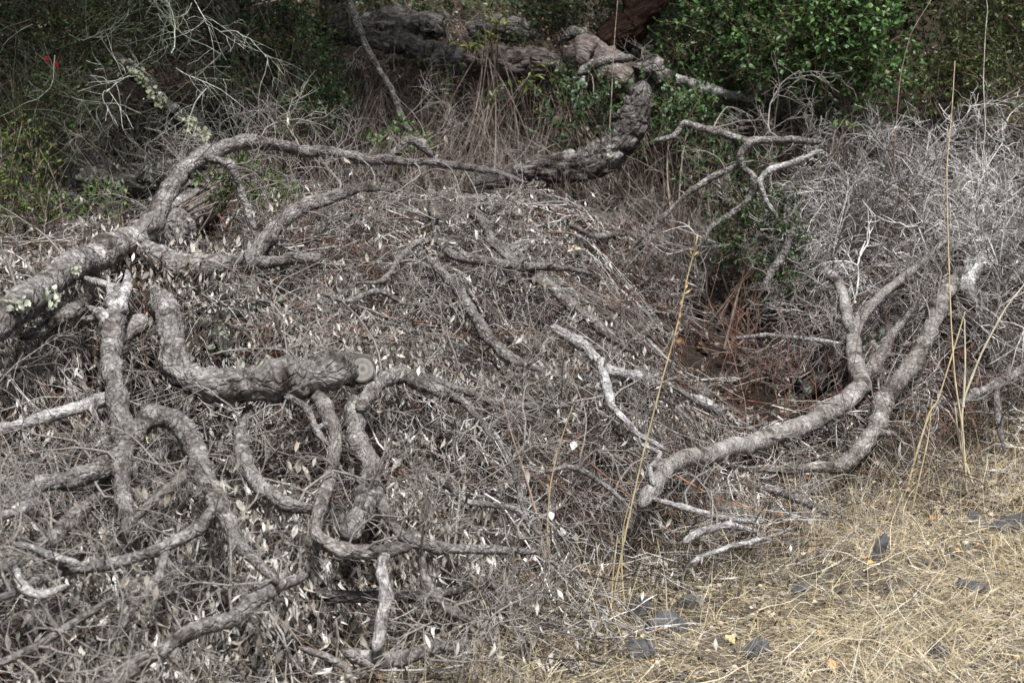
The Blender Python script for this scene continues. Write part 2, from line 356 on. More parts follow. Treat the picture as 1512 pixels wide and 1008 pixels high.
# a few small twig sprays and leaves whose mesh data the limbs share
TW_COL = [(.30, .275, .26), (.21, .185, .17), (.13, .11, .10), (.40, .38, .36)]
def twig_proto(k):
    K = 9; p0 = np.zeros((1, 3)); d0 = np.array([[0, 0, 1.]])
    P0 = walk(p0, d0, np.array([1.0]), K, .45)
    c, d = children(P0, 7, (.5, 1.1), .2); P1 = walk(c, d, R.uniform(.25, .6, len(c)), 6, .4)
    c2, d2 = children(P1, 5, (.4, 1.1), .2); P2 = walk(c2, d2, R.uniform(.1, .28, len(c2)), 4, .4)
    col = np.array([[.20, .182, .17]])
    V, T, C = join([tubes(P0, taper(np.array([.011]), K, .35), 5, col), tubes(P1, taper(np.full(len(c), .0048), 6, .45), 3, np.repeat(col * 1.05, len(c), 0)),
                    tubes(P2, taper(np.full(len(c2), .0034), 4, .5), 3, np.repeat(col * 1.25, len(c2), 0))])
    me = mesh_np('twig', V, T, TWIG, C, link=False)
    tips = np.concatenate([P1[:, -1], P2[:, -1]]); return me, tips
PROTO = [twig_proto(k) for k in range(9)]
def leaf_mesh(col, w, curl):
    V, T = leaf_t(w, .12, curl, .3); return mesh_np('leaf', V, T, DEADLEAF, np.repeat(np.array([col]), len(V), 0), link=False)
LEAFM = [leaf_mesh(c, w, k) for c, w, k in (((.52, .49, .43), .34, .25), ((.40, .37, .32), .38, .1), ((.62, .59, .54), .3, .3), ((.33, .29, .24), .42, .35), ((.46, .43, .39), .26, -.2))]
NTW = [0]
def add_twigs(root, rings, n, size=(.18, .45), leafy=.5, outward=.0, spread=1.0):
    P, tg = rings; org = Vector(root.location); done = 0
    for _ in range(int(n * 1.3 + .5) * 7):
        if done >= int(n * 1.3 + .5): break
        i = random.randrange(int(len(P) * .08), len(P)); p = Vector(P[i, :3]); t = Vector(tg[i])
        toc = (Vector((0, 0, CAMZ)) - p).normalized()
        d = Vector(R.normal(0, 1, 3)); d = (d - t * d.dot(t)).normalized()
        d = (d + toc * outward * random.random() + Vector((0, .25, .35)) + t * random.uniform(-.2, .9)).normalized()
        me, tips = random.choice(PROTO); s = random.uniform(*size) * 1.05
        M = Matrix.Translation(p - org + d * float(P[i, 3]) * .5) @ d.to_track_quat('Z', 'Y').to_matrix().to_4x4() @ Matrix.Rotation(random.uniform(0, 6.3), 4, 'Z') @ Matrix.Scale(s, 4)
        bad = 0
        for tp in tips[::2]:
            wpt = org + M @ Vector(tp); u_ = wpt.x / wpt.y; v_ = (wpt.z - CAMZ) / wpt.y
            i_ = min(899, max(0, int((u_ + .45) / .9 * 900))); j_ = min(699, max(0, int((v_ + .5) / .7 * 700)))
            bad += wpt.y < GRID[j_, i_] + .01
        if bad > 7: continue
        done += 1
        o = bpy.data.objects.new('twig', me); COL.objects.link(o); o.parent = root; o.matrix_basis = M; NTW[0] += 1
        if random.random() < leafy:
            inv = M.inverted()
            for _k in range(random.randint(1, 4)):
                tip = M @ Vector(random.choice(tips))
                q = Vector((random.gauss(0, .45), random.gauss(0, .45), -1)).normalized()
                ls = random.uniform(.022, .044)
                LM = Matrix.Translation(tip) @ q.to_track_quat('Y', 'Z').to_matrix().to_4x4() @ Matrix.Rotation(random.uniform(0, 6.3), 4, 'Y') @ Matrix.Scale(ls, 4)
                lo = bpy.data.objects.new('leaf', random.choice(LEAFM)); COL.objects.link(lo); lo.parent = o; lo.matrix_basis = inv @ LM
def lichen_patch(root, p, r, col, nrm):
    """crusty lump cluster"""
    org = np.array(root.location); parts = []
    n = 26
    c = np.array(p) + R.normal(0, r * .45, (n, 3)); d = unit(np.array(nrm) + R.normal(0, .5, (n, 3)))
    V, T, C = leaves(leaf_t(1.0, .2, .2, .6), c - d * r * .1, frames(unit(np.cross(d, R.normal(0, 1, (n, 3)))), d), np.full(n, r * .55) * R.uniform(.6, 1.4, n), pick([col, tuple(np.array(col) * 1.25), tuple(np.array(col) * .75)], n))
    mesh_np('lichen', V - org, T, LICHEN, C, parent=root)['kind'] = 'stuff'
SEED = [0]
LIMBS = []
PENDING = []
def branch(name, label, cat, segs, group=None, f=E0, off=.05):
    """segs: dicts pts=[(px,py,rpx)], mat, ends, twigs, Y/off; one thing, one child mesh per limb"""
    root = None; out = []
    for sg in segs:
        pts = []
        for p in sg['pts']:
            px, py, r = p[:3]
            dy = p[3] if len(p) > 3 else 0
            w = at_y(px, py, sg['Y'] - dy) if 'Y' in sg else hit(px, py, sg.get('f', f), sg.get('off', off) + dy + (.10 if sg.get('off', off) > .1 else .02))
            pts.append((w.x, w.y, w.z, r * w.y / FPX * .96 * sg.get('rs', 1)))
        # smooth the depth along the run so that limbs do not follow every bump of the pile
        A = np.array(pts)
        if 'Y' not in sg and len(A) > 2:
            yy = A[:, 1].copy(); k = sg.get('straight', .55)
            lin = np.polyval(np.polyfit(np.arange(len(yy)), yy, min(2, len(yy) - 1)), np.arange(len(yy)))
            for i_, y2 in enumerate(yy * (1 - k) + lin * k):
                w = at_y(sg['pts'][i_][0], sg['pts'][i_][1], y2); A[i_, :3] = w
        if root is None:
            root = empty(name, tuple(A[0, :3])); tag(root, label, cat, group)
        C = catmull([tuple(a) for a in A], 8); SEED[0] += 1
        if sg.get('knots', 1) >= 1:                        # swollen collars where the limb changes direction
            for i_ in range(1, len(A) - 1): C[max(0, i_ * 8 - 1):i_ * 8 + 2, 3] *= random.uniform(1.0, 1.22)
            C[:, 3] *= 1 + R.normal(0, .05, len(C))
        V, T, B, rg = limb_mesh(C, sg.get('rough', 1), sg.get('ends', ('taper', 'taper')), SEED[0], sg.get('knots', 1), sg.get('crack', 1), sg.get('cell', 22), sg.get('kink', 1))
        o = mesh_np(sg.get('name', 'limb'), V - np.array(root.location), T, sg.get('mat', BARK_BROWN if SEED[0] % 3 == 0 else BARK), bk=B, parent=root)
        if sg.get('label'): o['label'] = sg['label']
        Pr, tr = rg; nst = int(np.linalg.norm(Pr[-1, :3] - Pr[0, :3]) * 4 * random.random() + .4) if Pr[:, 3].mean() > .02 and sg.get('stubs', 1) else 0
        for _q in range(nst):
            k_ = random.randrange(int(len(Pr) * .1), int(len(Pr) * .9)); pp = Vector(Pr[k_, :3]); tt_ = Vector(tr[k_]); dd = Vector(R.normal(0, 1, 3)); dd = (dd - tt_ * dd.dot(tt_)).normalized(); dd = (dd + Vector((0, -.6, .3)) + tt_ * random.uniform(-.4, .7)).normalized()
            rr_ = float(Pr[k_, 3]); ln = min(.05, rr_ * random.uniform(1.2, 2.6)); q0 = pp + dd * rr_ * .3; q1 = pp + dd * (rr_ + ln * .5); q2 = pp + dd * (rr_ + ln) + Vector(R.normal(0, 1, 3)) * ln * .15
            Vs, Ts, Bs, _x = limb_mesh(catmull([(*q0, rr_ * .6), (*q1, rr_ * .42), (*q2, rr_ * .3)], 6), 1.2, ('round', 'splinter'), SEED[0] * 7 + _q, 1.5, 1)
            mesh_np('stub', Vs - np.array(root.location), Ts, sg.get('mat', BARK), bk=Bs, parent=root)
        if sg.get('twigs'): PENDING.append((root, rg, sg['twigs'], sg.get('tsize', (.15, .42)), sg.get('leafy', .5)))
        out.append(rg)
        if rg[0][:, 3].mean() > .014: LIMBS.append(rg[0])
    return root, out

S_ = lambda pts, **k: dict(pts=pts, **k)
# --- A: the arching grey limb from the left edge
A, rg = branch('fallen_branch', 'long arching grey limb entering from the left edge and forking high over the brush pile', 'fallen branch', [
    S_([(-60, 510, 25, .55), (20, 458, 25, .28), (100, 400, 23, -.1), (160, 368, 22, -.4), (212, 348, 20, -.6), (238, 302, 15, -.75), (268, 255, 13, -.9), (305, 226, 12, -1.05), (375, 208, 11, -1.25), (460, 224, 9, -1.4), (540, 234, 7.5, -1.5), (640, 240, 6, -1.6), (715, 250, 5, -1.7), (780, 268, 3, -1.7)], Y=4.75, twigs=16, crack=.7),
    S_([(190, 362, 20, 0), (240, 385, 19, 0), (300, 394, 18, 0), (362, 388, 15, -.1), (395, 352, 12, -.25), (440, 308, 11, -.45), (500, 290, 9, -.6), (560, 278, 6, -.75)], Y=5.3, twigs=10),
    S_([(300, 232, 7), (340, 243, 7), (356, 285, 6), (375, 335, 6), (395, 385, 4), (430, 410, 2)], Y=5.6, twigs=4, mat=BARK),
    S_([(345, 385, 14), (380, 388, 10), (430, 385, 9), (478, 378, 7)], off=.12, twigs=2, ends=('taper', 'round')),
])
lichen_patch(A, at_y(75, 440, 4.55), .035, (.30, .315, .25), (0, -1, .3))
lichen_patch(A, at_y(30, 450, 4.4), .03, (.30, .315, .25), (0, -1, .3))
lichen_patch(A, at_y(112, 402, 4.75), .02, (.36, .38, .3), (0, -1, .3))
branch('fallen_branch', 'broad weathered grey limb piece leaning behind the arching limb\'s fork', 'fallen branch',
    [S_([(330, 262, 24), (290, 300, 28), (250, 345, 26), (225, 385, 20)], off=.02, twigs=3, mat=BARK)])
# --- B: the splintered upright
B_, rg = branch('broken_trunk', 'upright splintered silver-grey stub with torn forked top left of the cut log', 'broken trunk', [
    S_([(200, 700, 14), (182, 645, 17), (172, 590, 16), (168, 540, 15), (164, 520, 17), (168, 480, 15), (174, 445, 15), (177, 430, 12)], off=.20, straight=.9, ends=('taper', 'splinter'), crack=1.2, twigs=2, leafy=0, mat=BARK),
    S_([(176, 460, 12), (186, 428, 9), (189, 398, 3)], off=.25, mat=BARK_WHITE, name='splinter'),
    S_([(166, 455, 9), (162, 430, 6), (160, 408, 2)], off=.25, mat=BARK_WHITE, name='splinter'),
    S_([(168, 478, 14), (146, 464, 10), (128, 452, 3)], off=.24, mat=BARK_WHITE, name='splinter'),
    S_([(178, 426, 5), (145, 417, 6), (108, 404, 3)], off=.22, mat=BARK_WHITE, name='splinter'),
    S_([(165, 585, 11), (120, 600, 11), (60, 618, 10), (0, 634, 10), (-40, 640, 9)], off=.16, mat=BARK_WHITE, twigs=3, crack=.6),
])
# --- C: the sawn log
Cc, rg = branch('sawn_log', 'thick rough grey log bending right to a round sawn end in the left middle', 'log', [
    S_([(225, 425, 15), (245, 455, 19), (256, 500, 20), (255, 532, 20), (272, 556, 22), (310, 567, 24), (360, 568, 26), (430, 560, 27), (480, 550, 26, .02), (516, 545, 25, .06), (532, 544, 22, .12)], off=.26, straight=.15, kink=.5, mat=BARK, ends=('taper', 'cut'), crack=1.5, twigs=3, leafy=.2, rough=1.2),
    S_([(530, 605, 10), (556, 570, 13), (592, 552, 13), (625, 570, 12), (655, 580, 9), (690, 600, 6), (730, 650, 4)], off=.18, twigs=5),
    S_([(520, 588, 15), (523, 620, 15), (530, 655, 15), (552, 695, 17), (540, 745, 20), (512, 792, 19)], off=.11, ends=('taper', 'round'), twigs=3, crack=.7),
    S_([(460, 570, 14), (478, 600, 12), (497, 640, 11), (488, 700, 12), (472, 750, 11), (466, 790, 11), (505, 812, 12), (560, 815, 12), (606, 806, 11)], off=.2, twigs=5, crack=.7),
    S_([(552, 715, 11), (572, 760, 9), (600, 795, 9), (650, 808, 9), (730, 812, 7), (800, 815, 4)], off=.15, twigs=6),
    S_([(410, 575, 8), (450, 600, 6), (470, 640, 5), (500, 668, 4)], off=.24, twigs=2),
    S_([(215, 470, 14), (200, 485, 11), (190, 500, 8)], off=.12, twigs=0),
])
P, tg = rg[0]; pe = P[-1, :3]; te = tg[-1]; re = P[-1, 3]
te2 = unit(te * .3 + np.array([.15, -.9, .1]))
def cut_disc(root, c, nrm, r, rings=((1.0, (.05, .042, .038)), (.82, (.09, .08, .07)), (.78, (.25, .235, .22)), (.5, (.17, .158, .148)), (.3, (.27, .255, .24)), (.1, (.13, .115, .105))), thick=.004):
    a = unit(np.cross(nrm, [0, 0, 1.])); b = np.cross(nrm, a); S = 28; V = []; Cc_ = []
    for k, (f_, cc) in enumerate([(1.03, rings[0][1])] + list(rings)):
        for j in range(S):
            an = j / S * 6.2832; wob = 1 + .05 * mn.noise(Vector((math.cos(an) * 1.5, math.sin(an) * 1.5, 3)))
            off_ = -.07 if k == 0 else thick * (1 if k == 1 else .2)
            V.append(np.array(c) + nrm * off_ + (a * math.cos(an) + b * math.sin(an)) * r * f_ * wob); Cc_.append(cc)
    V.append(np.array(c)); Cc_.append(rings[-1][1]); i = np.arange(len(rings) * S + S).reshape(-1, S)
    A_, B2_ = i[:-1], i[1:]; r1 = np.roll(A_, -1, 1); r2 = np.roll(B2_, -1, 1)
    T = np.concatenate([np.stack([A_, r1, r2], -1).reshape(-1, 3), np.stack([A_, r2, B2_], -1).reshape(-1, 3), np.stack([i[-1], np.roll(i[-1], -1), np.full(S, len(V) - 1)], -1)])
    mesh_np('sawn_face', np.array(V) - np.array(root.location), T, CUT, np.array(Cc_), parent=root)
cut_disc(Cc, pe + te2 * .045, te2, re * .98)
# --- D: arches below the log
D_, rg = branch('fallen_branch', 'knobbly grey branch arching like a hoop just below the sawn log\'s bend', 'fallen branch', [
    S_([(190, 790, 9), (184, 740, 12), (180, 690, 13), (196, 640, 15), (228, 612, 18), (262, 618, 18), (285, 650, 17), (296, 695, 17), (325, 740, 15), (345, 785, 13), (375, 830, 10), (410, 860, 6)], off=.27, twigs=7, crack=1.1, rough=1.2),
    S_([(330, 740, 10), (290, 780, 10), (230, 812, 10), (160, 832, 10), (90, 842, 9), (30, 870, 8), (-20, 890, 7)], off=.17, twigs=9),
    S_([(285, 690, 9), (245, 725, 8), (210, 755, 7), (190, 780, 5)], off=.17, twigs=2),
    S_([(250, 800, 7), (235, 850, 7), (190, 910, 6), (165, 950, 4)], off=.14, twigs=3),
])
branch('fallen_branch', 'dark cracked silvery limb rising from the left edge to the hoop-shaped branch', 'fallen branch', [
    S_([(-40, 772, 14), (10, 745, 15), (60, 716, 14), (110, 705, 15), (150, 690, 14), (190, 665, 12)], off=.24, twigs=4, mat=BARK, crack=1.8, rough=1.5),
    S_([(60, 735, 8), (30, 750, 9), (-30, 770, 9)], off=.24, mat=BARK_WHITE, crack=1.2)])
branch('fallen_branch', 'grey branch sloping down left from the hoop-shaped branch toward the lower left edge', 'fallen branch', [
    S_([(185, 690, 11), (155, 720, 12), (120, 755, 13), (75, 795, 12), (20, 830, 10), (-30, 850, 8)], off=.12, twigs=8)])
branch('fallen_branch', 'grey branch curving like a hook between the hoop-shaped branch and the forked uprights', 'fallen branch', [
    S_([(372, 600, 8), (356, 640, 11), (360, 680, 13), (385, 718, 13), (425, 745, 12), (468, 752, 9)], off=.12, twigs=6)])
branch('fallen_branch', 'pale smooth upright stub standing below the forked branch near the lower left', 'fallen branch', [
    S_([(570, 815, 9), (566, 845, 10), (570, 880, 10), (562, 925, 11), (556, 960, 10)], off=.2, mat=BARK_WHITE, crack=.3, straight=1, ends=('round', 'taper'))])
branch('fallen_branch', 'long straight grey branch running up from the bottom edge at the lower left', 'fallen branch', [
    S_([(120, 1030, 13), (200, 985, 13), (280, 935, 13), (340, 915, 12), (395, 872, 13), (452, 848, 9)], off=.28, twigs=7, crack=.7)])
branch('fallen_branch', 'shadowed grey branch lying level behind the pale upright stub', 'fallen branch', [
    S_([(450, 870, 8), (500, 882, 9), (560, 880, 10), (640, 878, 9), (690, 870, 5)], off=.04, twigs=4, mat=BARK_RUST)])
branch('fallen_branch', 'thin grey branch dropping steeply right of the pale upright stub', 'fallen branch', [
    S_([(622, 815, 7), (628, 850, 7), (645, 880, 8), (670, 905, 8), (720, 930, 5)], off=.2, twigs=6),
    S_([(700, 935, 5), (690, 915, 4), (670, 890, 3)], off=.2)])
branch('fallen_branch', 'gnarled grey branch end resting on straw at the bottom below the pale stub', 'fallen branch', [
    S_([(505, 960, 9), (545, 975, 13), (590, 972, 13), (640, 958, 10), (680, 950, 7), (700, 925, 4)], off=.14, twigs=5, rough=1.6),
    S_([(440, 955, 5), (480, 968, 6), (510, 985, 7), (520, 1010, 5)], off=.14)])
branch('fallen_branch', 'whitish bare branch with curled pale end near the lower left edge', 'fallen branch', [
    S_([(120, 835, 6), (80, 820, 6), (40, 805, 5), (10, 800, 4)], off=.26, mat=BARK_WHITE, twigs=3),
    S_([(20, 835, 6), (35, 870, 8), (60, 880, 8), (100, 865, 6)], off=.24, mat=BARK_WHITE, twigs=3)])
branch('fallen_branch', 'grey stick lying across bottom left corner under hanging dead leaves', 'fallen branch', [
    S_([(-20, 985, 6), (60, 950, 7), (130, 905, 6), (170, 880, 4)], off=.12, twigs=5)])
branch('fallen_branch', 'brown bark stub poking left below the arching limb beside the splintered stub', 'fallen branch', [
    S_([(135, 438, 10), (105, 460, 12), (60, 485, 10), (30, 500, 7)], off=.05, mat=BARK_RUST, twigs=2, ends=('round', 'taper'))])
branch('fallen_branch', 'greenish lichen-spotted branch lying behind the sawn log', 'fallen branch', [
    S_([(290, 480, 7), (340, 462, 9), (385, 448, 7), (430, 440, 4)], off=.05, mat=BARK_LICH, twigs=2),
    S_([(322, 470, 9), (325, 500, 13), (335, 520, 12)], off=.05, mat=BARK_LICH)])
# --- centre
branch('fallen_branch', 'thin crooked grey branch hanging from the ridge of the pile and forking at its centre', 'fallen branch', [
    S_([(622, 240, 5), (635, 280, 6), (644, 320, 7), (645, 352, 7), (668, 376, 7), (720, 386, 8), (765, 393, 7), (820, 395, 5), (875, 405, 3)], off=.14, twigs=7),
    S_([(645, 355, 6), (612, 360, 5), (590, 382, 5), (565, 415, 4), (520, 420, 2), (490, 445, 2)], off=.16, twigs=3)])
branch('fallen_branch', 'grey branch slanting down right through the centre of the pile to a whitish end', 'fallen branch', [
    S_([(690, 310, 5), (715, 328, 7), (724, 355, 8), (765, 388, 8), (800, 415, 9), (845, 450, 10), (895, 490, 8), (930, 520, 5)], off=.16, twigs=7)])
branch('fallen_branch', 'straight grey stick slanting down right just left of the central slanting branch', 'fallen branch', [
    S_([(632, 380, 7), (662, 412, 7), (690, 448, 9), (715, 490, 9), (750, 528, 9), (800, 545, 6)], off=.15, twigs=6)])
R_, rg = branch('fallen_branch', 'pale peeling branch running from the pile centre down right behind the golden stalk', 'fallen branch', [
    S_([(812, 482, 8), (835, 495, 10), (868, 515, 9), (892, 545, 10), (945, 558, 10), (1000, 580, 9), (1045, 598, 9), (1085, 622, 6), (1120, 640, 4)], off=.16, twigs=9, mat=BARK_WHITE, crack=.8),
    S_([(885, 530, 9), (895, 570, 8), (905, 600, 6), (940, 640, 5), (990, 668, 4)], off=.18, mat=BARK_WHITE, twigs=4)])
branch('fallen_branch', 'slender grey branch drooping right from beside the sawn end', 'fallen branch', [
    S_([(600, 545, 4), (640, 562, 6), (690, 578, 6), (735, 595, 7), (785, 600, 6), (840, 600, 3)], off=.16, twigs=6)])
# --- right
T_, rg = branch('fallen_branch', 'smooth pinkish-grey limb curving up right from the grass edge at the right', 'fallen branch', [
    S_([(945, 745, 11), (972, 706, 15), (1005, 680, 15), (1060, 668, 15), (1120, 652, 15), (1190, 625, 16), (1240, 600, 16), (1272, 572, 15), (1266, 530, 14), (1260, 495, 11), (1275, 462, 9), (1310, 430, 7.5), (1345, 400, 6), (1390, 360, 4), (1430, 330, 2)], off=.16, straight=.5, mat=BARK_SMOOTH, crack=.35, rough=.6, knots=.5, twigs=10, leafy=.1, stubs=0),
    S_([(1258, 492, 8), (1246, 450, 8), (1240, 420, 8), (1218, 400, 8), (1206, 375, 6), (1198, 330, 5), (1192, 280, 4), (1200, 240, 3)], off=.22, mat=BARK_SMOOTH, twigs=8, leafy=.05),
    S_([(1285, 560, 12), (1300, 520, 10), (1320, 490, 7), (1352, 450, 4)], off=.1, mat=BARK, twigs=3, leafy=0),
    S_([(965, 715, 6), (960, 690, 4), (975, 670, 3), (945, 655, 3)], off=.2, mat=BARK_WHITE, twigs=2)])
branch('fallen_branch', 'rough grey limb rising to the right behind the smooth pinkish limb', 'fallen branch', [
    S_([(1120, 695, 6), (1180, 690, 8), (1235, 690, 11), (1270, 665, 12), (1296, 628, 14), (1308, 590, 14), (1345, 540, 13), (1366, 500, 13), (1385, 455, 13), (1402, 420, 10), (1420, 395, 7)], off=.14, twigs=9, crack=1.1, leafy=.1)])
branch('fallen_branch', 'whitened broken limb with hollow downturned stub at the right edge', 'fallen branch', [
    S_([(1560, 325, 12), (1512, 340, 14), (1478, 352, 12), (1450, 358, 12), (1438, 395, 14), (1424, 420, 13), (1432, 438, 11), (1440, 452, 9)], off=.12, mat=BARK_WHITE, twigs=6, ends=('taper', 'round'), leafy=0, straight=.8),
    S_([(1450, 375, 5), (1452, 355, 5), (1446, 345, 4)], off=.16, mat=BARK_WHITE, name='stub'),
    S_([(1480, 420, 9), (1500, 410, 7), (1530, 390, 5)], off=.05, mat=BARK_WHITE)])
branch('fallen_branch', 'bluish-grey forked stick leaning up to the right edge beside the tall stalks', 'fallen branch', [
    S_([(1410, 600, 5), (1440, 582, 7), (1475, 565, 7), (1512, 542, 7), (1550, 520, 6)], off=.2, twigs=5, leafy=0),
    S_([(1470, 568, 6), (1474, 600, 5), (1478, 640, 5), (1484, 665, 3)], off=.22, twigs=1, leafy=0)])
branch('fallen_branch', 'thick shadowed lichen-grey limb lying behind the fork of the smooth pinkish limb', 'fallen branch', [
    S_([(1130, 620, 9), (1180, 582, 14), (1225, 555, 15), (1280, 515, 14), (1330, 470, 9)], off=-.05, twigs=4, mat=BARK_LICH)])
branch('fallen_branch', 'pale wavy forked branch dangling at the left rim of the grey thicket', 'fallen branch', [
    S_([(1215, 210, 5), (1160, 206, 7), (1112, 210, 8), (1093, 228, 7), (1097, 248, 7), (1112, 262, 7), (1106, 292, 6), (1078, 318, 6), (1050, 335, 5), (1030, 368, 4), (1012, 405, 3), (975, 440, 2)], Y=6.9, rs=.78, twigs=7, leafy=.1, tsize=(.2, .5)),
    S_([(1215, 222, 4), (1175, 238, 7), (1138, 250, 7), (1122, 268, 6), (1128, 292, 5), (1148, 322, 4)], Y=6.8, rs=.75, mat=BARK_WHITE, twigs=3, leafy=0),
    S_([(1092, 245, 5), (1050, 262, 5), (1010, 290, 4), (970, 330, 3), (930, 370, 2)], Y=6.95, twigs=3, leafy=.3)])
branch('fallen_branch', 'curved bare grey branch reaching left in front of the green leaves', 'fallen branch', [
    S_([(965, 210, 4), (995, 200, 5), (1012, 182, 5), (1050, 193, 6), (1098, 206, 6), (1130, 215, 4)], Y=7.2, twigs=3, leafy=0)])
branch('fallen_branch', 'grey stick slanting in the dark hollow at the right', 'fallen branch', [
    S_([(1172, 335, 5), (1160, 370, 6), (1140, 400, 6), (1125, 430, 4)], Y=6.6, twigs=2, leafy=0)])
for k, (pts, lab) in enumerate([
    ([(960, 735, 4), (1010, 750, 5), (1070, 765, 5), (1130, 770, 4)], 'thin pale stick lying below the smooth limb\'s lower end'),
    ([(1010, 800, 7), (1030, 785, 7), (1075, 775, 6), (1120, 785, 4)], 'short pale crooked stick at the edge of the straw below the smooth limb'),
    ([(1020, 830, 4), (1060, 812, 4), (1110, 800, 4), (1170, 780, 3)], 'slender white stick reaching right over the straw edge'),
    ([(1085, 500, 3), (1130, 495, 4), (1180, 500, 4), (1245, 507, 3)], 'thin white stick pointing right to the smooth limb\'s fork'),
    ([(1130, 720, 6), (1180, 735, 7), (1225, 760, 6)], 'short grey stick half buried in litter under the rough limb'),
    ([(700, 610, 3), (730, 640, 4), (760, 700, 4), (780, 780, 3)], 'thin grey stick hanging in the middle of the leafy tangle'),
    ([(790, 700, 4), (850, 690, 4), (900, 720, 4), (940, 760, 3)], 'slim grey stick curving left of the golden stalk\'s middle'),
    ([(470, 430, 3), (510, 445, 4), (560, 430, 4), (600, 450, 3)], 'thin grey stick lying above the sawn end'),
    ([(840, 330, 4), (880, 350, 5), (930, 345, 4), (980, 370, 3)], 'slim grey stick lying on the pile below the thick curved limb'),
    ([(640, 700, 5), (690, 740, 5), (760, 750, 5), (800, 790, 3)], 'grey stick crossing the tangle right of the forked uprights')]):
    branch('stick', lab, 'stick', [S_(pts, off=.17, twigs=4, leafy=.2, mat=BARK_WHITE if k in (0, 1, 2, 3) else BARK)])

# --- background wood on the slope
NG = dict(f=G)
branch('fallen_limb', 'thick rough-barked limb bent like an elbow behind the ridge of the pile', 'fallen limb', [
    S_([(952, 118, 14), (945, 150, 19), (930, 188, 22), (905, 222, 24), (872, 240, 22), (828, 246, 20), (785, 250, 17), (740, 262, 14), (700, 275, 10)], Y=7.6, mat=BARK_RUST, crack=2.2, rough=1.0, cell=16, knots=.5, kink=.5, stubs=0, ends=('round', 'taper'), twigs=3, leafy=0),
    ])
Bo, rg = branch('fallen_log', 'bulging brown-grey trunk with snaking limbs lying on the slope at top centre', 'log', [
    S_([(835, 70, 14), (858, 80, 27), (890, 100, 31), (925, 120, 24), (945, 140, 12)], Y=8.4, mat=BARK_BOLE, crack=.5, rough=.8, kink=.6, stubs=0, ends=('round', 'round')),
    S_([(935, 100, 10), (965, 100, 14), (982, 118, 15), (985, 150, 8), (978, 170, 4)], Y=8.3, mat=BARK_RUST, twigs=2, leafy=0),
    S_([(985, 115, 9), (1030, 128, 9), (1080, 140, 7), (1130, 150, 4)], Y=8.4, mat=BARK_WHITE, crack=1.4, rough=1.6, twigs=3, leafy=0),
    S_([(990, 150, 8), (1040, 145, 10), (1075, 155, 6)], Y=8.5, mat=BARK, crack=1.8, rough=1.8),
    S_([(850, 110, 6), (870, 98, 7), (900, 88, 8), (935, 85, 6)], Y=8.1, mat=BARK, twigs=1),
    S_([(828, 62, 6), (848, 48, 8), (868, 52, 7), (874, 68, 6)], Y=8.5, mat=BARK_RUST),
    S_([(862, 112, 5), (856, 140, 5), (848, 172, 4)], Y=8.1, mat=BARK_WHITE)])
branch('stump', 'dark reddish-brown rotten stump leaning right above the bulging trunk', 'stump', [
    S_([(895, 78, 26), (915, 50, 24), (945, 22, 20), (985, -10, 18)], Y=9.0, mat=BARK_RED, crack=1.5, ends=('round', 'taper'))])
for pts, Y0, mt, lab in [
    ([(690, 98, 18), (730, 92, 20), (780, 98, 21), (835, 108, 20)], 9.0, BARK_BOLE, 'grey-brown log lying behind yellow-green leaves left of the bulging trunk'),
    ([(530, 38, 15), (590, 36, 16), (660, 42, 17)], 10.6, BARK, 'grey log lying level at the top left of centre'),
    ([(690, 48, 14), (740, 42, 15), (790, 50, 13)], 10.8, BARK, 'short grey log lying under green leaves at the top centre'),
    ([(530, 62, 11), (580, 60, 15), (630, 78, 19), (680, 96, 16), (705, 105, 8)], 9.6, BARK, 'knotty grey root mass between the top logs'),
    ([(420, 25, 12), (450, 45, 14), (500, 52, 14), (540, 62, 9)], 9.4, BARK_RUST, 'rough grey limb beside the base of the upright trunk'),
    ([(105, 262, 14), (150, 270, 17), (200, 275, 18), (250, 262, 18), (300, 238, 14), (330, 215, 9)], 7.3, BARK_LICH, 'dark lichen-mottled log under the arching limb at the left'),
    ([(578, 232, 5), (592, 218, 7), (606, 206, 6), (622, 214, 6), (636, 232, 4)], 6.9, BARK, 'short bent grey branch poking above the ridge of the pile')]:
    branch('log', lab, 'log', [S_(pts, Y=Y0, mat=mt, crack=1.8, rough=1.6, twigs=2, leafy=0, ends=('round', 'round'))])
Li, rg = branch('dead_branch', 'branch crusted with pale yellowish-green lichen slanting at the upper left', 'dead branch', [
    S_([(170, 75, 9), (205, 112, 12), (235, 148, 12), (262, 172, 11), (290, 190, 13), (312, 208, 8)], Y=7.6, mat=BARK_LICH, twigs=3, leafy=0, rough=1.5)])
for px, py, r in ((212, 118, .035), (222, 135, .035), (238, 152, .03), (283, 186, .035), (300, 200, .04), (278, 176, .03), (200, 105, .03)):
    lichen_patch(Li, at_y(px, py, 7.52), r, (.27, .29, .20), (0, -1, .4))
branch('dead_branch', 'slim grey-brown stem slanting down right from the top edge left of centre', 'dead branch', [
    S_([(508, -20, 6), (530, 45, 5), (552, 90, 5), (578, 135, 5), (598, 185, 5), (625, 215, 4)], Y=8.0, mat=BARK, twigs=5, leafy=0)])
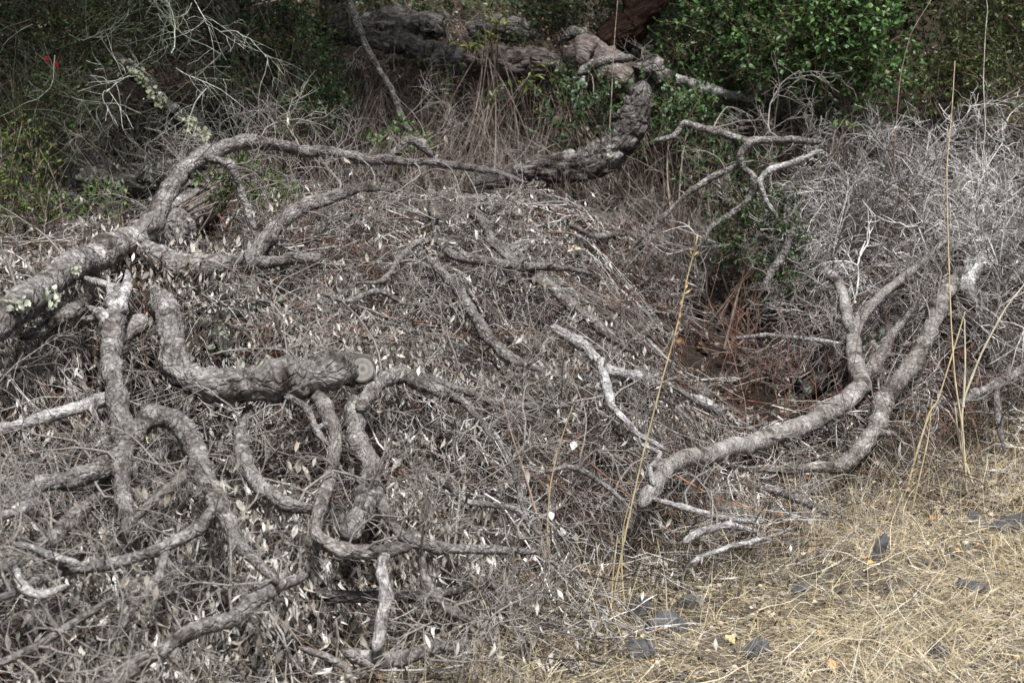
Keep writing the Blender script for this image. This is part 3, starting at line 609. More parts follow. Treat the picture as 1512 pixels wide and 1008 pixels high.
# standing trees, the right one added out of view; unseen crowns sized for shade
def shade_crown(root, c, rad, n, size, cols, stuffname='foliage', mt=None):
    p = np.array(c) + unit(R.normal(0, 1, (n, 3))) * (R.uniform(0, 1, (n, 1)) ** .4) * np.array(rad)
    k = vnoise(p[:, 0], p[:, 1] + p[:, 2] * 1.7, 2.2, 61) > -.25; p = p[k]; m = len(p)
    V, T, C = leaves(leaf_t(.55, .1, .15, .7), p, frames(R.normal(0, 1, (m, 3))), R.uniform(.7, 1.3, m) * size, pick(cols, m, .2))
    o = mesh_np(stuffname, V - np.array(root.location), T, mt or GREENLEAF, C, parent=root, smooth_=False); o['kind'] = 'stuff'; return o
DARKG = [(.035, .06, .025), (.05, .085, .03), (.028, .045, .022)]
for pts, Y0, lab, cr in [
    ([(497, 60, 20), (492, 10, 18), (488, -60, 17), (470, -260, 15), (455, -420, 12)], 9.2, 'upright grey oak trunk cut by the top edge left of centre', ((-.5, 8.2, 4.3), (1.8, 1.8, .9), 15000)),
    ([(360, 110, 20), (345, 60, 22), (325, 10, 22), (300, -60, 20), (250, -300, 16)], 8.6, 'dark leaning oak trunk among leaves at the upper left', ((-2.8, 7.1, 4.0), (1.6, 2.0, .9), 17000)),
    ([(1560, 160, 16), (1545, 60, 15), (1560, -60, 14), (1540, -300, 11)], 9.8, 'unseen oak trunk added beyond the right edge to carry the shading canopy', ((2.3, 9.0, 4.2), (2.0, 1.6, .9), 16000))]:
    r_, _g = branch('oak_tree', lab, 'tree', [S_(pts, Y=Y0, mat=BARK_RUST, crack=1.6, rough=1.3, name='trunk', twigs=2, leafy=0)])
    shade_crown(r_, cr[0], cr[1], cr[2], .085, DARKG, 'shade_crown')  # leaf mass above the view, placed to shade the slope behind
    for _ in range(5):
        a = Vector(_g[0][0][-1, :3]); b = Vector(cr[0]) + Vector(R.uniform(-1, 1, 3)) * 1.0; mmid = (a + b) / 2 + Vector((0, 0, .1))
        Cq = catmull([(*a, .05), (*mmid, .035), (*b, .015)], 8); V, T, B, _q = limb_mesh(Cq, 1, ('taper', 'taper'), 90 + _)
        mesh_np('limb', V - np.array(r_.location), T, BARK_RUST, bk=B, parent=r_)

# ------------------------------------------------------------------ the tangle
# points on the limbs, so the loose twigs can be laid mostly behind or beside them, not over them
def clear_of_limbs(P, keep=.33):
    g = GRID; Q = P[:, ::2]; n = len(Q)
    u = Q[..., 0] / Q[..., 1]; w = (Q[..., 2] - CAMZ) / Q[..., 1]
    i = np.clip(((u + .45) / .9 * 900).astype(int), 0, 899); j = np.clip(((w + .5) / .7 * 700).astype(int), 0, 699)
    bad = (Q[..., 1] < g[j, i] + .01).any(1)
    return ~bad | (R.uniform(0, 1, n) < keep)

def warp(P, lift=.05):
    x, y, z = P[..., 0], P[..., 1], P[..., 2]
    g = G(x, y) + .012; e = E(x, y) + lift
    z = np.where(z > e, e + (z - e) * .25, z); z = np.where(z < g, g + (g - z) * .05, z)
    return np.stack([x, y, z], -1)
GRID = np.full((700, 900), -1.0)
for (Pq) in LIMBS:
    for q_ in Pq[::1]:
        u0 = q_[0] / q_[1]; w0 = (q_[2] - CAMZ) / q_[1]; rr_ = q_[3] / q_[1] * .95
        i0 = int((u0 + .45) / .9 * 900); j0 = int((w0 + .5) / .7 * 700); k_ = max(0, int(rr_ * 1000))
        sl = GRID[max(0, j0 - k_):j0 + k_ + 1, max(0, i0 - k_):i0 + k_ + 1]
        if sl.size: np.maximum(sl, q_[1], out=sl)
for pa in PENDING: add_twigs(*pa)
def inpile(n, dmin=-.02):
    out = []
    m = 0
    while m < n:
        x = R.uniform(-3.0, 3.6, n * 2); y = R.uniform(2.6, 8.2, n * 2)
        d = y - front(x); k = (d > dmin) & (np.abs(x) < .42 * y + .5) & (E(x, y) - G(x, y) > .03)
        k &= R.uniform(0, 1, len(x)) < np.clip(6.5 / y - .35, .3, 1) * (1 - .45 * smooth(-.1, -.7, x)) * np.clip(.75 + .9 * vnoise(x, y, 3.2, 91), .25, 1)
        out.append(np.stack([x[k], y[k]], 1)); m += k.sum()
    return np.concatenate(out)[:n]
GREYS = [(.26, .24, .228), (.12, .104, .096), (.04, .032, .028), (.43, .415, .40), (.13, .085, .066), (.60, .585, .57), (.17, .085, .055)]
GW = [4.5, 4, 5, 3.2, 3, .8, .8]
def pilecols(P, base):
    """redder twigs in the hollow at the right, browner toward the slope: the kinds of stem growing there"""
    x, y = P[:, 0, 0], P[:, 0, 1]
    h = np.exp(-((x - 1.05) / .5) ** 2 - ((y - 6.3) / .9) ** 2) * (R.uniform(0, 1, len(x)) < .22)
    red = np.array([.14, .078, .058]); return base * (1 - h[:, None]) + red * h[:, None]
def tangle(N0, depth, n1, n2, L0=(.35, 1.0), seedpts=None, up=0.0, r0=.0034, cols=GREYS, w=GW, wf=warp, aniso=None):
    xy = inpile(N0) if seedpts is None else seedpts
    e = E(xy[:, 0], xy[:, 1]); g = G(xy[:, 0], xy[:, 1])
    z = np.maximum(e - R.uniform(0, 1, N0) ** 1.5 * depth, g + .02)
    p0 = np.stack([xy[:, 0], xy[:, 1], z], 1)
    d = R.normal(0, 1, (N0, 3)) * np.array([1, .75, .55]) + np.array([0, 0, up])
    a = np.array([vnoise(xy[:, 0], xy[:, 1], .9, 41), vnoise(xy[:, 0], xy[:, 1], .9, 42), vnoise(xy[:, 0], xy[:, 1], .9, 43)]).T
    d = d + a * 1.3 + np.array([0, -.1, -.1]); d = unit(d); L = R.uniform(*L0, N0)
    P0 = walk(p0 - d * (L * .4)[:, None], d, L, 9, .42)
    c, dd = children(P0, n1, (.35, 1.0)); P1 = walk(c, dd, R.uniform(.1, .36, len(c)), 6, .46, .05)
    c2, d2 = children(P1, n2, (.35, 1.1)); P2 = walk(c2, d2, R.uniform(.05, .17, len(c2)), 4, .5, .05)
    P0, P1, P2 = wf(P0), wf(P1), wf(P2)
    k0 = clear_of_limbs(P0); k1 = np.repeat(k0, n1); k2 = np.repeat(k1, n2)
    k0i = k0; P0 = P0[k0]; N0 = len(P0); k1c = clear_of_limbs(P1, .45); k2c = clear_of_limbs(P2, .45)
    b0 = pick(cols, N0, .15, w)
    b1 = np.repeat(b0, n1, 0) * (1 + R.normal(0, .15, (N0 * n1, 1))); b2 = np.repeat(b1, n2, 0) * (1 + R.normal(0, .2, (N0 * n1 * n2, 1)))
    m1 = k1c[k1]; m2 = k2c[k2] & np.repeat(m1, n2); P1 = P1[k1][m1]; P2 = P2[k2][m2]; b1 = b1[m1]; b2 = b2[m2]
    b0, b1, b2 = [np.clip(pilecols(q, b), .01, .8) for q, b in ((P0, b0), (P1, b1), (P2, b2))]
    rr = r0 * R.uniform(.6, 1.5, N0)
    parts = [tubes(P0, taper(rr, 9), 4, b0), tubes(P1, taper(np.repeat(rr, n1)[m1] * .5, 6, .5), 3, b1), tubes(P2, taper(np.repeat(rr, n1 * n2)[m2] * .36, 4, .6), 3, b2)]
    return parts, (P0, P1, P2)
parts, (P0, P1, P2) = tangle(2900, .34, 6, 3)
parts2, (Q0, Q1, Q2) = tangle(420, .40, 6, 3, (.3, .8), r0=.0044)
V, T, C = join(parts + parts2[1:])
tag(mesh_np('twig_tangle', V, T, TWIG, C), 'dense tangle of fine dead grey twigs filling the brush pile', 'dead twigs', kind='stuff')
# single loose sticks among them
V, T, C = parts2[0]; nv = 9 * 4; Q0r = Q0
order = np.argsort(Q0r[:, :, 1].mean(1))
keep = order[:260]
for k in keep:
    v = V[k * nv:(k + 1) * nv]; base = v[:4].mean(0)
    i = np.arange(nv).reshape(9, 4); A_, B2_ = i[:-1], i[1:]; a2, b2 = np.roll(A_, -1, 1), np.roll(B2_, -1, 1)
    t = np.concatenate([np.stack([A_, a2, b2], -1).reshape(-1, 3), np.stack([A_, b2, B2_], -1).reshape(-1, 3)])
    o = mesh_np('loose_stick', v, t, TWIG, C[k * nv:(k + 1) * nv], loc=tuple(base))
    tag(o, 'thin loose dead stick caught in the grey tangle of the brush pile', 'stick', 'loose sticks in the brush pile')
rest = order[260:]
vv = V.reshape(-1, nv, 3)[rest].reshape(-1, 3); cc = C.reshape(-1, nv, 3)[rest].reshape(-1, 3)
i = np.arange(len(rest) * nv).reshape(len(rest), 9, 4); A_, B2_ = i[:, :-1], i[:, 1:]; a2, b2 = np.roll(A_, -1, 2), np.roll(B2_, -1, 2)
t = np.concatenate([np.stack([A_, a2, b2], -1).reshape(-1, 3), np.stack([A_, b2, B2_], -1).reshape(-1, 3)])
tag(mesh_np('small_sticks', vv, t, TWIG, cc), 'many more small sticks deep in the brush pile', 'dead sticks', kind='stuff')
# dead leaves hanging in the tangle
tips = np.concatenate([P2[:, -1], P2[:, 2], P1[:, -1]]); 
x, y = tips[:, 0], tips[:, 1]
dens = .38 + 1.1 * smooth(.3, -.5, x) * smooth(6.4, 4.6, y) + .6 * np.clip(vnoise(x, y, 1.6, 51), 0, 1)
dens *= 1 - .8 * smooth(.7, 1.3, x)
cl = vnoise(x, y + tips[:, 2], 6.5, 52)
k = R.uniform(0, 1, len(x)) < dens * np.clip(.5 + cl * 1.6, .05, 1.5) * .75
cxy = inpile(9500, .02); ex_ = cxy[(cxy[:, 0] < -.2) & (cxy[:, 1] < 4.6)]; cxy = np.concatenate([cxy, ex_ + R.normal(0, .05, ex_.shape)]); wt = .13 + 1.15 * smooth(.1, -.8, cxy[:, 0]) * smooth(6.6, 5.2, cxy[:, 1]); wt *= smooth(1.6, .9, cxy[:, 0])
wt *= np.clip(.35 + 1.5 * vnoise(cxy[:, 0], cxy[:, 1], 2.8, 53), .03, 1)
cxy = cxy[R.uniform(0, 1, len(cxy)) < wt]; nl = 15
cz = E(cxy[:, 0], cxy[:, 1]) + R.uniform(-.08, .06, len(cxy)); cc3 = np.stack([cxy[:, 0], cxy[:, 1], cz], 1)
cc3 = cc3 + np.array([0, -.10, .02]) * R.uniform(0, 1, (len(cc3), 1)); extra = (cc3[:, None] + R.normal(0, 1, (len(cc3), nl, 3)) * np.array([.03, .025, .038])).reshape(-1, 3)
lp = np.concatenate([tips[k], extra]); n = len(lp)
q = unit(R.normal(0, .36, (n, 3)) + np.array([0, 0, -1]))
V, T, C = leaves(leaf_t(.33, .12, .35, .3), lp, frames(q), R.uniform(.018, .042, n) * np.where(lp[:, 0] < -.3, 1.15, 1.),
                 pick([(.33, .305, .27), (.22, .196, .17), (.48, .46, .43), (.12, .10, .083), (.68, .67, .63)], n, .18, [4, 3.2, 3.2, 2.8, .7]))
tag(mesh_np('dead_leaves', V, T, DEADLEAF, C), 'curled pale dead leaves hanging throughout the brush pile', 'dead leaves', kind='stuff')
print('dead leaves', n)

# ------------------------------------------------------------------ grey bare thicket at the right
def thicket():
    root = empty('bare_shrub', (2.2, 7.2, float(G(2.2, 7.2)))); tag(root, 'leafless pale grey shrub of dense fine twigs filling the right side', 'shrub')
    N0 = 680; x = R.uniform(1.3, 3.9, N0); y = R.uniform(6.7, 8.2, N0) ; x = x + (y - 6.8) * .25
    z = G(x, y) + R.uniform(.0, .5, N0); p0 = np.stack([x, y, z], 1)
    d = unit(R.normal(0, .38, (N0, 3)) + np.array([-.12, -.12, 1])); L = R.uniform(.3, .75, N0)
    P0 = walk(p0, d, L, 9, .38)
    c, dd = children(P0, 7, (.3, .9)); P1 = walk(c, dd, R.uniform(.12, .36, len(c)), 6, .45)
    c2, d2 = children(P1, 4, (.3, 1.1)); P2 = walk(c2, d2, R.uniform(.05, .16, len(c2)), 4, .5)
    def wf(P):
        x, y, z = P[..., 0], P[..., 1], P[..., 2]
        e = np.maximum(E(x, y), 1.42 * smooth(1.1, 1.9, x) * smooth(5.4, 7.0, y)) + .12; z = np.where(z > e, e + (z - e) * .7, z); return np.stack([x, y, z], -1)
    P0, P1, P2 = wf(P0), wf(P1), wf(P2)
    cols = [(.36, .345, .335), (.20, .185, .175), (.52, .505, .49), (.07, .06, .055)]
    b0 = pick(cols, N0, .12); b1 = np.repeat(b0, 7, 0); b2 = np.repeat(b1, 4, 0); r0 = R.uniform(.0026, .0048, N0) * np.where(R.uniform(0, 1, N0) < .12, 1.9, 1.)
    V, T, C = tubes(P0, taper(r0, 9, .5), 4, b0); nv = 36
    ordr = np.argsort(P0[:, :, 1].mean(1) - P0[:, :, 2].mean(1)); org = np.array(root.location)
    i = np.arange(nv).reshape(9, 4); A_, B2_ = i[:-1], i[1:]; a2, b2_ = np.roll(A_, -1, 1), np.roll(B2_, -1, 1)
    t = np.concatenate([np.stack([A_, a2, b2_], -1).reshape(-1, 3), np.stack([A_, b2_, B2_], -1).reshape(-1, 3)])
    for k in ordr[:150]: mesh_np('stem', V[k * nv:(k + 1) * nv] - org, t, TWIG, C[k * nv:(k + 1) * nv], parent=root)
    rs = ordr[150:]; Vr = V.reshape(-1, nv, 3)[rs].reshape(-1, 3); Cr = C.reshape(-1, nv, 3)[rs].reshape(-1, 3)
    Tr = (t[None] + (np.arange(len(rs)) * nv)[:, None, None]).reshape(-1, 3)
    V, T, C = join([(Vr, Tr, Cr), tubes(P1, taper(np.repeat(r0, 7) * .55, 6, .5), 3, b1), tubes(P2, taper(np.repeat(r0, 28) * .4, 4, .6), 3, b2)])
    o = mesh_np('twigs', V - org, T, TWIG, C, parent=root); o['kind'] = 'stuff'
thicket()

# ------------------------------------------------------------------ brown litter, red stems and dead fine brush on the slope
def scatter_slope(n, x0, x1, y0, y1):
    x = R.uniform(x0, x1, n); y = R.uniform(y0, y1, n); return x, y
x, y = scatter_slope(26000, -4.5, 4.8, 5.2, 13); z = G(x, y) + R.uniform(.002, .03, len(x))
n = len(x); V, T, C = leaves(leaf_t(.5, .1, .2, .5), np.stack([x, y, z], 1), frames(unit(R.normal(0, 1, (n, 3)) * [1, 1, .3]), np.array([0, 0, 1.]) + R.normal(0, .45, (n, 3))), R.uniform(.03, .065, n),
      pick([(.09, .06, .042), (.15, .105, .08), (.24, .19, .155), (.05, .036, .028), (.38, .35, .32), (.24, .11, .05)], n, .2, [4, 4, 2, 4, 1, .8]))
tag(mesh_np('leaf_litter', V, T, DEADLEAF, C), 'brown fallen leaves carpeting the wooded slope behind the pile', 'leaf litter', kind='stuff')
def fine_brush(name, label, N0, xr, yr, h, cols, n1=5, upd=1.0, rr=(.0015, .003), spread=.35, px=None):
    x = R.uniform(*xr, N0); y = R.uniform(*yr, N0); 
    p0 = np.stack([x, y, np.maximum(G(x, y), 0 * x)], 1); d = unit(R.normal(0, spread, (N0, 3)) + np.array([0, -.1, upd]))
    P0 = walk(p0, d, R.uniform(h[0], h[1], N0), 8, .16); c, dd = children(P0, n1, (.3, .9)); P1 = walk(c, dd, R.uniform(.08, .3, len(c)), 5, .25)
    b = pick(cols, N0, .15); r0 = R.uniform(*rr, N0)
    V, T, C = join([tubes(P0, taper(r0, 8), 3, b), tubes(P1, taper(np.repeat(r0, n1) * .6, 5), 3, np.repeat(b, n1, 0))])
    return tag(mesh_np(name, V, T, TWIG, C), label, 'dead brush', kind='stuff')
fine_brush('dead_brush', 'upright brownish dead stems behind the ridge of the pile at centre', 700, (-1.5, 1.3), (7.2, 9.0), (.25, .75), [(.19, .15, .135), (.30, .27, .25), (.12, .085, .07)])
fine_brush('red_stems', 'thin reddish stems rising in the hollow at the right', 60, (.5, 1.7), (5.6, 7.0), (.35, .8), [(.19, .09, .062), (.14, .08, .065), (.22, .14, .11)], 3, rr=(.0016, .003), spread=.2)
fine_brush('pale_undergrowth', 'fine pale twigs over the slope at the upper left', 500, (-3.4, -1.0), (6.9, 9.5), (.3, .8), [(.14, .135, .115), (.09, .085, .07), (.22, .21, .19)], 4, spread=.6)
fine_brush('far_brush', 'sparse grey brush on the slope at the top', 500, (-3.5, 4.0), (9.0, 12.0), (.3, .8), [(.2, .17, .15), (.13, .11, .09), (.28, .25, .22)], 5, spread=.5)

# drooping pale twigs of the tree at the upper left
def drooping(name, label, pxr, pyr, Yr, N0, L, cols, r0=.004):
    px = R.uniform(*pxr, N0); py = R.uniform(*pyr, N0); Yq = R.uniform(*Yr, N0)
    p0 = np.array([at_y(a, b, c) for a, b, c in zip(px, py, Yq)])
    root = empty(name, tuple(p0.mean(0))); tag(root, label, 'dead branch'); org = np.array(root.location)
    d = unit(R.normal(0, .6, (N0, 3)) + np.array([.0, -.05, -.5])); P0 = walk(p0, d, R.uniform(*L, N0), 10, .5, .05)
    c, dd = children(P0, 6, (.4, 1.1)); P1 = walk(c, dd, R.uniform(.15, .4, len(c)), 6, .3, .1); c2, d2 = children(P1, 4, (.4, 1.1)); P2 = walk(c2, d2, R.uniform(.05, .16, len(c2)), 4, .35)
    b = pick(cols, N0, .2); rr = r0 * R.uniform(.6, 1.4, N0); V, T, C = tubes(P0, taper(rr, 10), 5, b); nv = 50
    i = np.arange(nv).reshape(10, 5); A_, B2_ = i[:-1], i[1:]; a2, b2_ = np.roll(A_, -1, 1), np.roll(B2_, -1, 1)
    t = np.concatenate([np.stack([A_, a2, b2_], -1).reshape(-1, 3), np.stack([A_, b2_, B2_], -1).reshape(-1, 3)])
    for k in range(N0): mesh_np('twig', V[k * nv:(k + 1) * nv] - org, t, TWIG, C[k * nv:(k + 1) * nv], parent=root)
    V, T, C = join([tubes(P1, taper(np.repeat(rr, 6) * .5, 6), 3, np.repeat(b, 6, 0)), tubes(P2, taper(np.repeat(rr, 24) * .35, 4, .6), 3, np.repeat(b, 24, 0))])
    o = mesh_np('fine_twigs', V - org, T, TWIG, C, parent=root); o['kind'] = 'stuff'
LG = [(.24, .26, .21), (.12, .13, .10), (.46, .47, .42), (.07, .065, .05)]
drooping('hanging_dead_twigs', 'pale lichen-grey dead twigs hanging over the dark upper left corner', (-40, 330), (-60, 190), (6.8, 8.0), 40, (.2, .55), LG, r0=.0028)

# ------------------------------------------------------------------ green shrubs
def shrub(name, label, blobs, leaf, cols, tmpl, per=9, nind=0, Lst=(.12, .3), cat='shrub', up=.5):
    """blobs: (px,py,rx_px,ry_px,Y,depth,nstems)"""
    first = at_y(blobs[0][0], blobs[0][1], blobs[0][4]); gx = (first.x, first.y, float(G(first.x, first.y)))
    root = empty(name, gx); tag(root, label, cat); org = np.array(gx); allp = []; 
    for (px, py, rx, ry, Yc, dep, ns) in blobs:
        c = np.array(at_y(px, py, Yc)); s = Yc / FPX
        p = unit(R.normal(0, 1, (ns, 3))) * (R.uniform(0, 1, (ns, 1)) ** .42) * np.array([rx * s, dep, ry * s]) + c
        cl = vnoise(p[:, 0] * 1.0, p[:, 2] + p[:, 1] * .6, 3.0, int(px) % 50); p = p[cl > -.2]
        p[:, 2] = np.maximum(p[:, 2], G(p[:, 0], p[:, 1]) + .02); allp.append((p, c))
    P = np.concatenate([a for a, _ in allp]); Cn = np.concatenate([np.repeat(c[None], len(a), 0) for a, c in allp])
    N = len(P); d = unit(unit(P - Cn) * .7 + R.normal(0, .6, (N, 3)) + np.array([0, -.25, up])); L = R.uniform(*Lst, N)
    P0 = walk(P, d, L, 6, .2)
    b = pick([(.13, .10, .07), (.18, .13, .09)], N, .2)
    V, T, C = tubes(P0, taper(np.full(N, .0022), 6), 3, b)
    # woody stems from the foot
    nb = 26; ix = R.choice(N, nb); foot = np.array(gx) + R.normal(0, .18, (nb, 3)) * [1, 1, 0]; mid = (foot + P[ix]) / 2 + R.normal(0, .1, (nb, 3)); tt = np.linspace(0, 1, 9)[None, :, None]
    W0 = foot[:, None] * (1 - tt) ** 2 + 2 * mid[:, None] * tt * (1 - tt) + P[ix][:, None] * tt ** 2
    V, T, C = join([(V, T, C), tubes(W0, taper(np.full(nb, .008), 9), 5, pick([(.16, .13, .11)], nb, .2))])
    o = mesh_np('stems', V - org, T, TWIG, C, parent=root); o['kind'] = 'stuff'
    cp_, cd_ = children(P0, per, (.5, 1.3), .1); m = len(cp_)
    zup = np.array([0, -.35, 1.]) + R.normal(0, .45, (m, 3))
    Fr = frames(unit(cd_ + R.normal(0, .2, (m, 3))), zup); sz = R.uniform(.65, 1.25, m) * leaf
    cc = pick(cols, m, .25) * np.array([.72, .70, .66])  # foliage colours scaled down to deepen the shade along the top
    if nind:
        dist = cp_[:, 1] - .25 * np.abs(cp_[:, 2] - 1.7); inview = np.abs(cp_[:, 0]) < .36 * cp_[:, 1]
        od = np.argsort(np.where(inview, dist, 99)); ind = od[:nind]; rest = od[nind:]
        protos = [mesh_np('leaf', tmpl[0] * [1, 1, f_], tmpl[1], GREENLEAF, np.repeat(np.array([c_]), len(tmpl[0]), 0), link=False) for c_ in cols for f_ in (.6, 1.5)]
        for k in ind:
            lo = bpy.data.objects.new('leaf', random.choice(protos)); COL.objects.link(lo); lo.parent = root
            M = Matrix([list(Fr[k][r] * sz[k]) + [cp_[k][r] - org[r]] for r in range(3)] + [[0, 0, 0, 1]]); lo.matrix_basis = M
        cp_, Fr, sz, cc = cp_[rest], Fr[rest], sz[rest], cc[rest]
    V, T, C = leaves(tmpl, cp_, Fr, sz, cc); o = mesh_np('foliage', V - org, T, GREENLEAF, C, parent=root); o['kind'] = 'stuff'
    return root
ROUND = leaf_t(.62, .08, .12, .75); SLIM = leaf_t(.24, .05, .2, .3); OVAL = leaf_t(.48, .1, .1, .4)
shrub('leafy_shrub', 'large bright green glossy-leaved shrub at the top right', [(1225, 50, 135, 105, 8.1, .45, 1300), (1130, 30, 110, 80, 8.5, .4, 620), (1270, 130, 60, 60, 8.0, .3, 300), (1190, 110, 50, 35, 8.1, .3, 120)],
      .034, [(.07, .17, .045), (.04, .10, .03), (.15, .28, .08), (.028, .06, .02)], ROUND, nind=280)
shrub('leafy_shrub', 'darker olive-green shrub in the top right corner', [(1440, 30, 150, 110, 8.9, .4, 1100), (1390, 140, 110, 45, 8.6, .3, 380), (1500, 120, 70, 70, 8.5, .3, 380)],
      .028, [(.06, .11, .03), (.035, .065, .02), (.12, .18, .05)], OVAL)
shrub('leafy_shrub', 'mid-green shrub behind the thick elbow limb right of centre', [(1060, 70, 80, 90, 8.9, .35, 560), (1050, 160, 80, 50, 8.3, .3, 330), (990, 60, 60, 60, 9.4, .3, 260)],
      .030, [(.065, .14, .045), (.09, .18, .06), (.04, .085, .03)], ROUND)
shrub('leafy_shrub', 'low dark green shrub under the curved bare branch right of centre', [(985, 215, 55, 45, 7.9, .25, 120), (960, 180, 40, 35, 8.2, .2, 60), (860, 175, 45, 35, 8.0, .2, 90)],
      .030, [(.04, .09, .035), (.055, .12, .045)], ROUND)
shrub('leafy_shrub', 'dark small-leaved evergreen shrub left of centre near the top', [(430, 120, 75, 70, 8.1, .35, 520), (470, 170, 50, 40, 7.9, .25, 220), (380, 60, 60, 60, 8.6, .3, 260), (340, 150, 45, 40, 8.2, .2, 110)],
      .022, [(.045, .11, .04), (.07, .15, .05), (.022, .05, .022)], ROUND, per=11, Lst=(.08, .2))
shrub('leafy_shrub', 'bright yellow-green leafy shrub at the left edge', [(10, 300, 85, 75, 6.3, .35, 330), (50, 350, 45, 30, 6.2, .2, 90), (10, 220, 50, 40, 6.6, .25, 120)],
      .022, [(.08, .15, .03), (.045, .09, .025), (.02, .04, .015), (.14, .2, .04)], OVAL, per=10, Lst=(.08, .2))
shrub('leafy_shrub', 'dark green foliage in the top left corner behind pale twigs', [(60, 60, 130, 90, 8.0, .4, 900), (200, 30, 110, 60, 8.6, .4, 560), (60, 180, 90, 60, 7.4, .3, 300), (280, 20, 70, 70, 9.0, .3, 300)],
      .026, [(.055, .11, .04), (.09, .16, .055), (.03, .055, .022)], OVAL)
shrub('sapling', 'yellow-green slender-leaved sapling at the top centre', [(745, 90, 45, 50, 8.7, .2, 60), (700, 60, 25, 35, 9.0, .2, 26)],
      .06, [(.22, .28, .05), (.14, .20, .05), (.28, .30, .09)], SLIM, per=8)
shrub('sapling', 'small green plant sprouting left of centre above the ridge', [(585, 208, 45, 26, 7.5, .15, 46), (470, 200, 40, 26, 7.5, .15, 50)],
      .032, [(.11, .19, .06), (.08, .15, .05)], OVAL, per=8, Lst=(.06, .15))
shrub('leafy_shrub', 'deep green leaves in the dark hollow under the wavy branch', [(1120, 350, 60, 65, 7.0, .2, 260), (1165, 420, 35, 35, 6.9, .15, 80), (1080, 270, 70, 50, 7.3, .2, 170)],
      .026, [(.05, .12, .035), (.035, .075, .03)], OVAL, Lst=(.08, .2))
shrub('sapling', 'green seedling under the arching limb near the left', [(145, 302, 40, 20, 6.7, .12, 60), (345, 268, 45, 35, 6.5, .12, 80), (400, 285, 30, 25, 6.5, .12, 40)],
      .026, [(.10, .16, .05), (.07, .13, .04)], OVAL, per=7, Lst=(.05, .12))
shrub('leafy_shrub', 'green thicket along the very top behind the logs', [(900, 15, 110, 45, 10.8, .5, 520), (680, 8, 140, 34, 12, .5, 620), (1000, -30, 260, 70, 11, .6, 1300), (780, 20, 70, 40, 11.2, .3, 260), (560, 5, 80, 24, 12, .3, 240)],
      .038, [(.06, .11, .04), (.04, .08, .03), (.10, .15, .05)], OVAL)
shrub('leafy_shrub', 'deep shaded thicket behind the glossy shrub at the top right', [(1350, 20, 260, 110, 10.2, .5, 2200), (1200, -60, 300, 80, 10.2, .5, 900), (1700, 60, 220, 110, 10.0, .5, 700)],
      .038, [(.05, .09, .03), (.03, .06, .022)], OVAL)
shrub('leafy_shrub', 'deep shaded thicket high on the slope at the top left', [(150, 0, 260, 100, 10.4, .5, 2000), (420, -30, 150, 70, 11.6, .4, 500), (-200, 60, 200, 120, 9.5, .5, 700)],
      .038, [(.05, .09, .035), (.03, .055, .025)], OVAL)

for blobs, lab in [([(620, 115, 40, 25, 9.0, .15, 26), (655, 130, 25, 20, 8.9, .12, 16)], 'scrappy green plant among brown stems before the knotty root mass'),
    ([(800, 60, 40, 30, 9.2, .15, 60)], 'green sprigs growing over the log left of the bulging trunk'),
    ([(450, 50, 50, 40, 8.6, .2, 110)], 'dark green shrub climbing the upright grey oak trunk'),
    ([(700, 165, 50, 25, 8.4, .15, 18)], 'thin yellow-green plant among brown stems at the upper centre'),
    ([(690, 20, 45, 25, 11.0, .2, 60), (640, 10, 30, 20, 11.2, .2, 30)], 'loose green plant above the short grey log at the top centre'),
    ([(830, 150, 35, 35, 8.4, .15, 40), (800, 190, 25, 20, 8.2, .12, 20)], 'small dark green plant under the bulging trunk'),
    ([(560, 120, 30, 40, 8.8, .2, 24)], 'wispy green plant left of centre among brown stems'),
    ([(960, 40, 60, 45, 9.8, .3, 130)], 'green shrub right beside the reddish-brown stump'),
    ([(1215, 195, 40, 25, 7.7, .15, 50)], 'green sprigs poking out of the top left of the grey thicket'),
    ([(1340, 190, 60, 20, 8.2, .15, 60)], 'green sprigs behind the crest of the grey thicket')]:
    shrub('sapling', lab, blobs, .032, [(.07, .14, .04), (.11, .18, .05), (.04, .08, .03)], OVAL, per=8, Lst=(.1, .25))
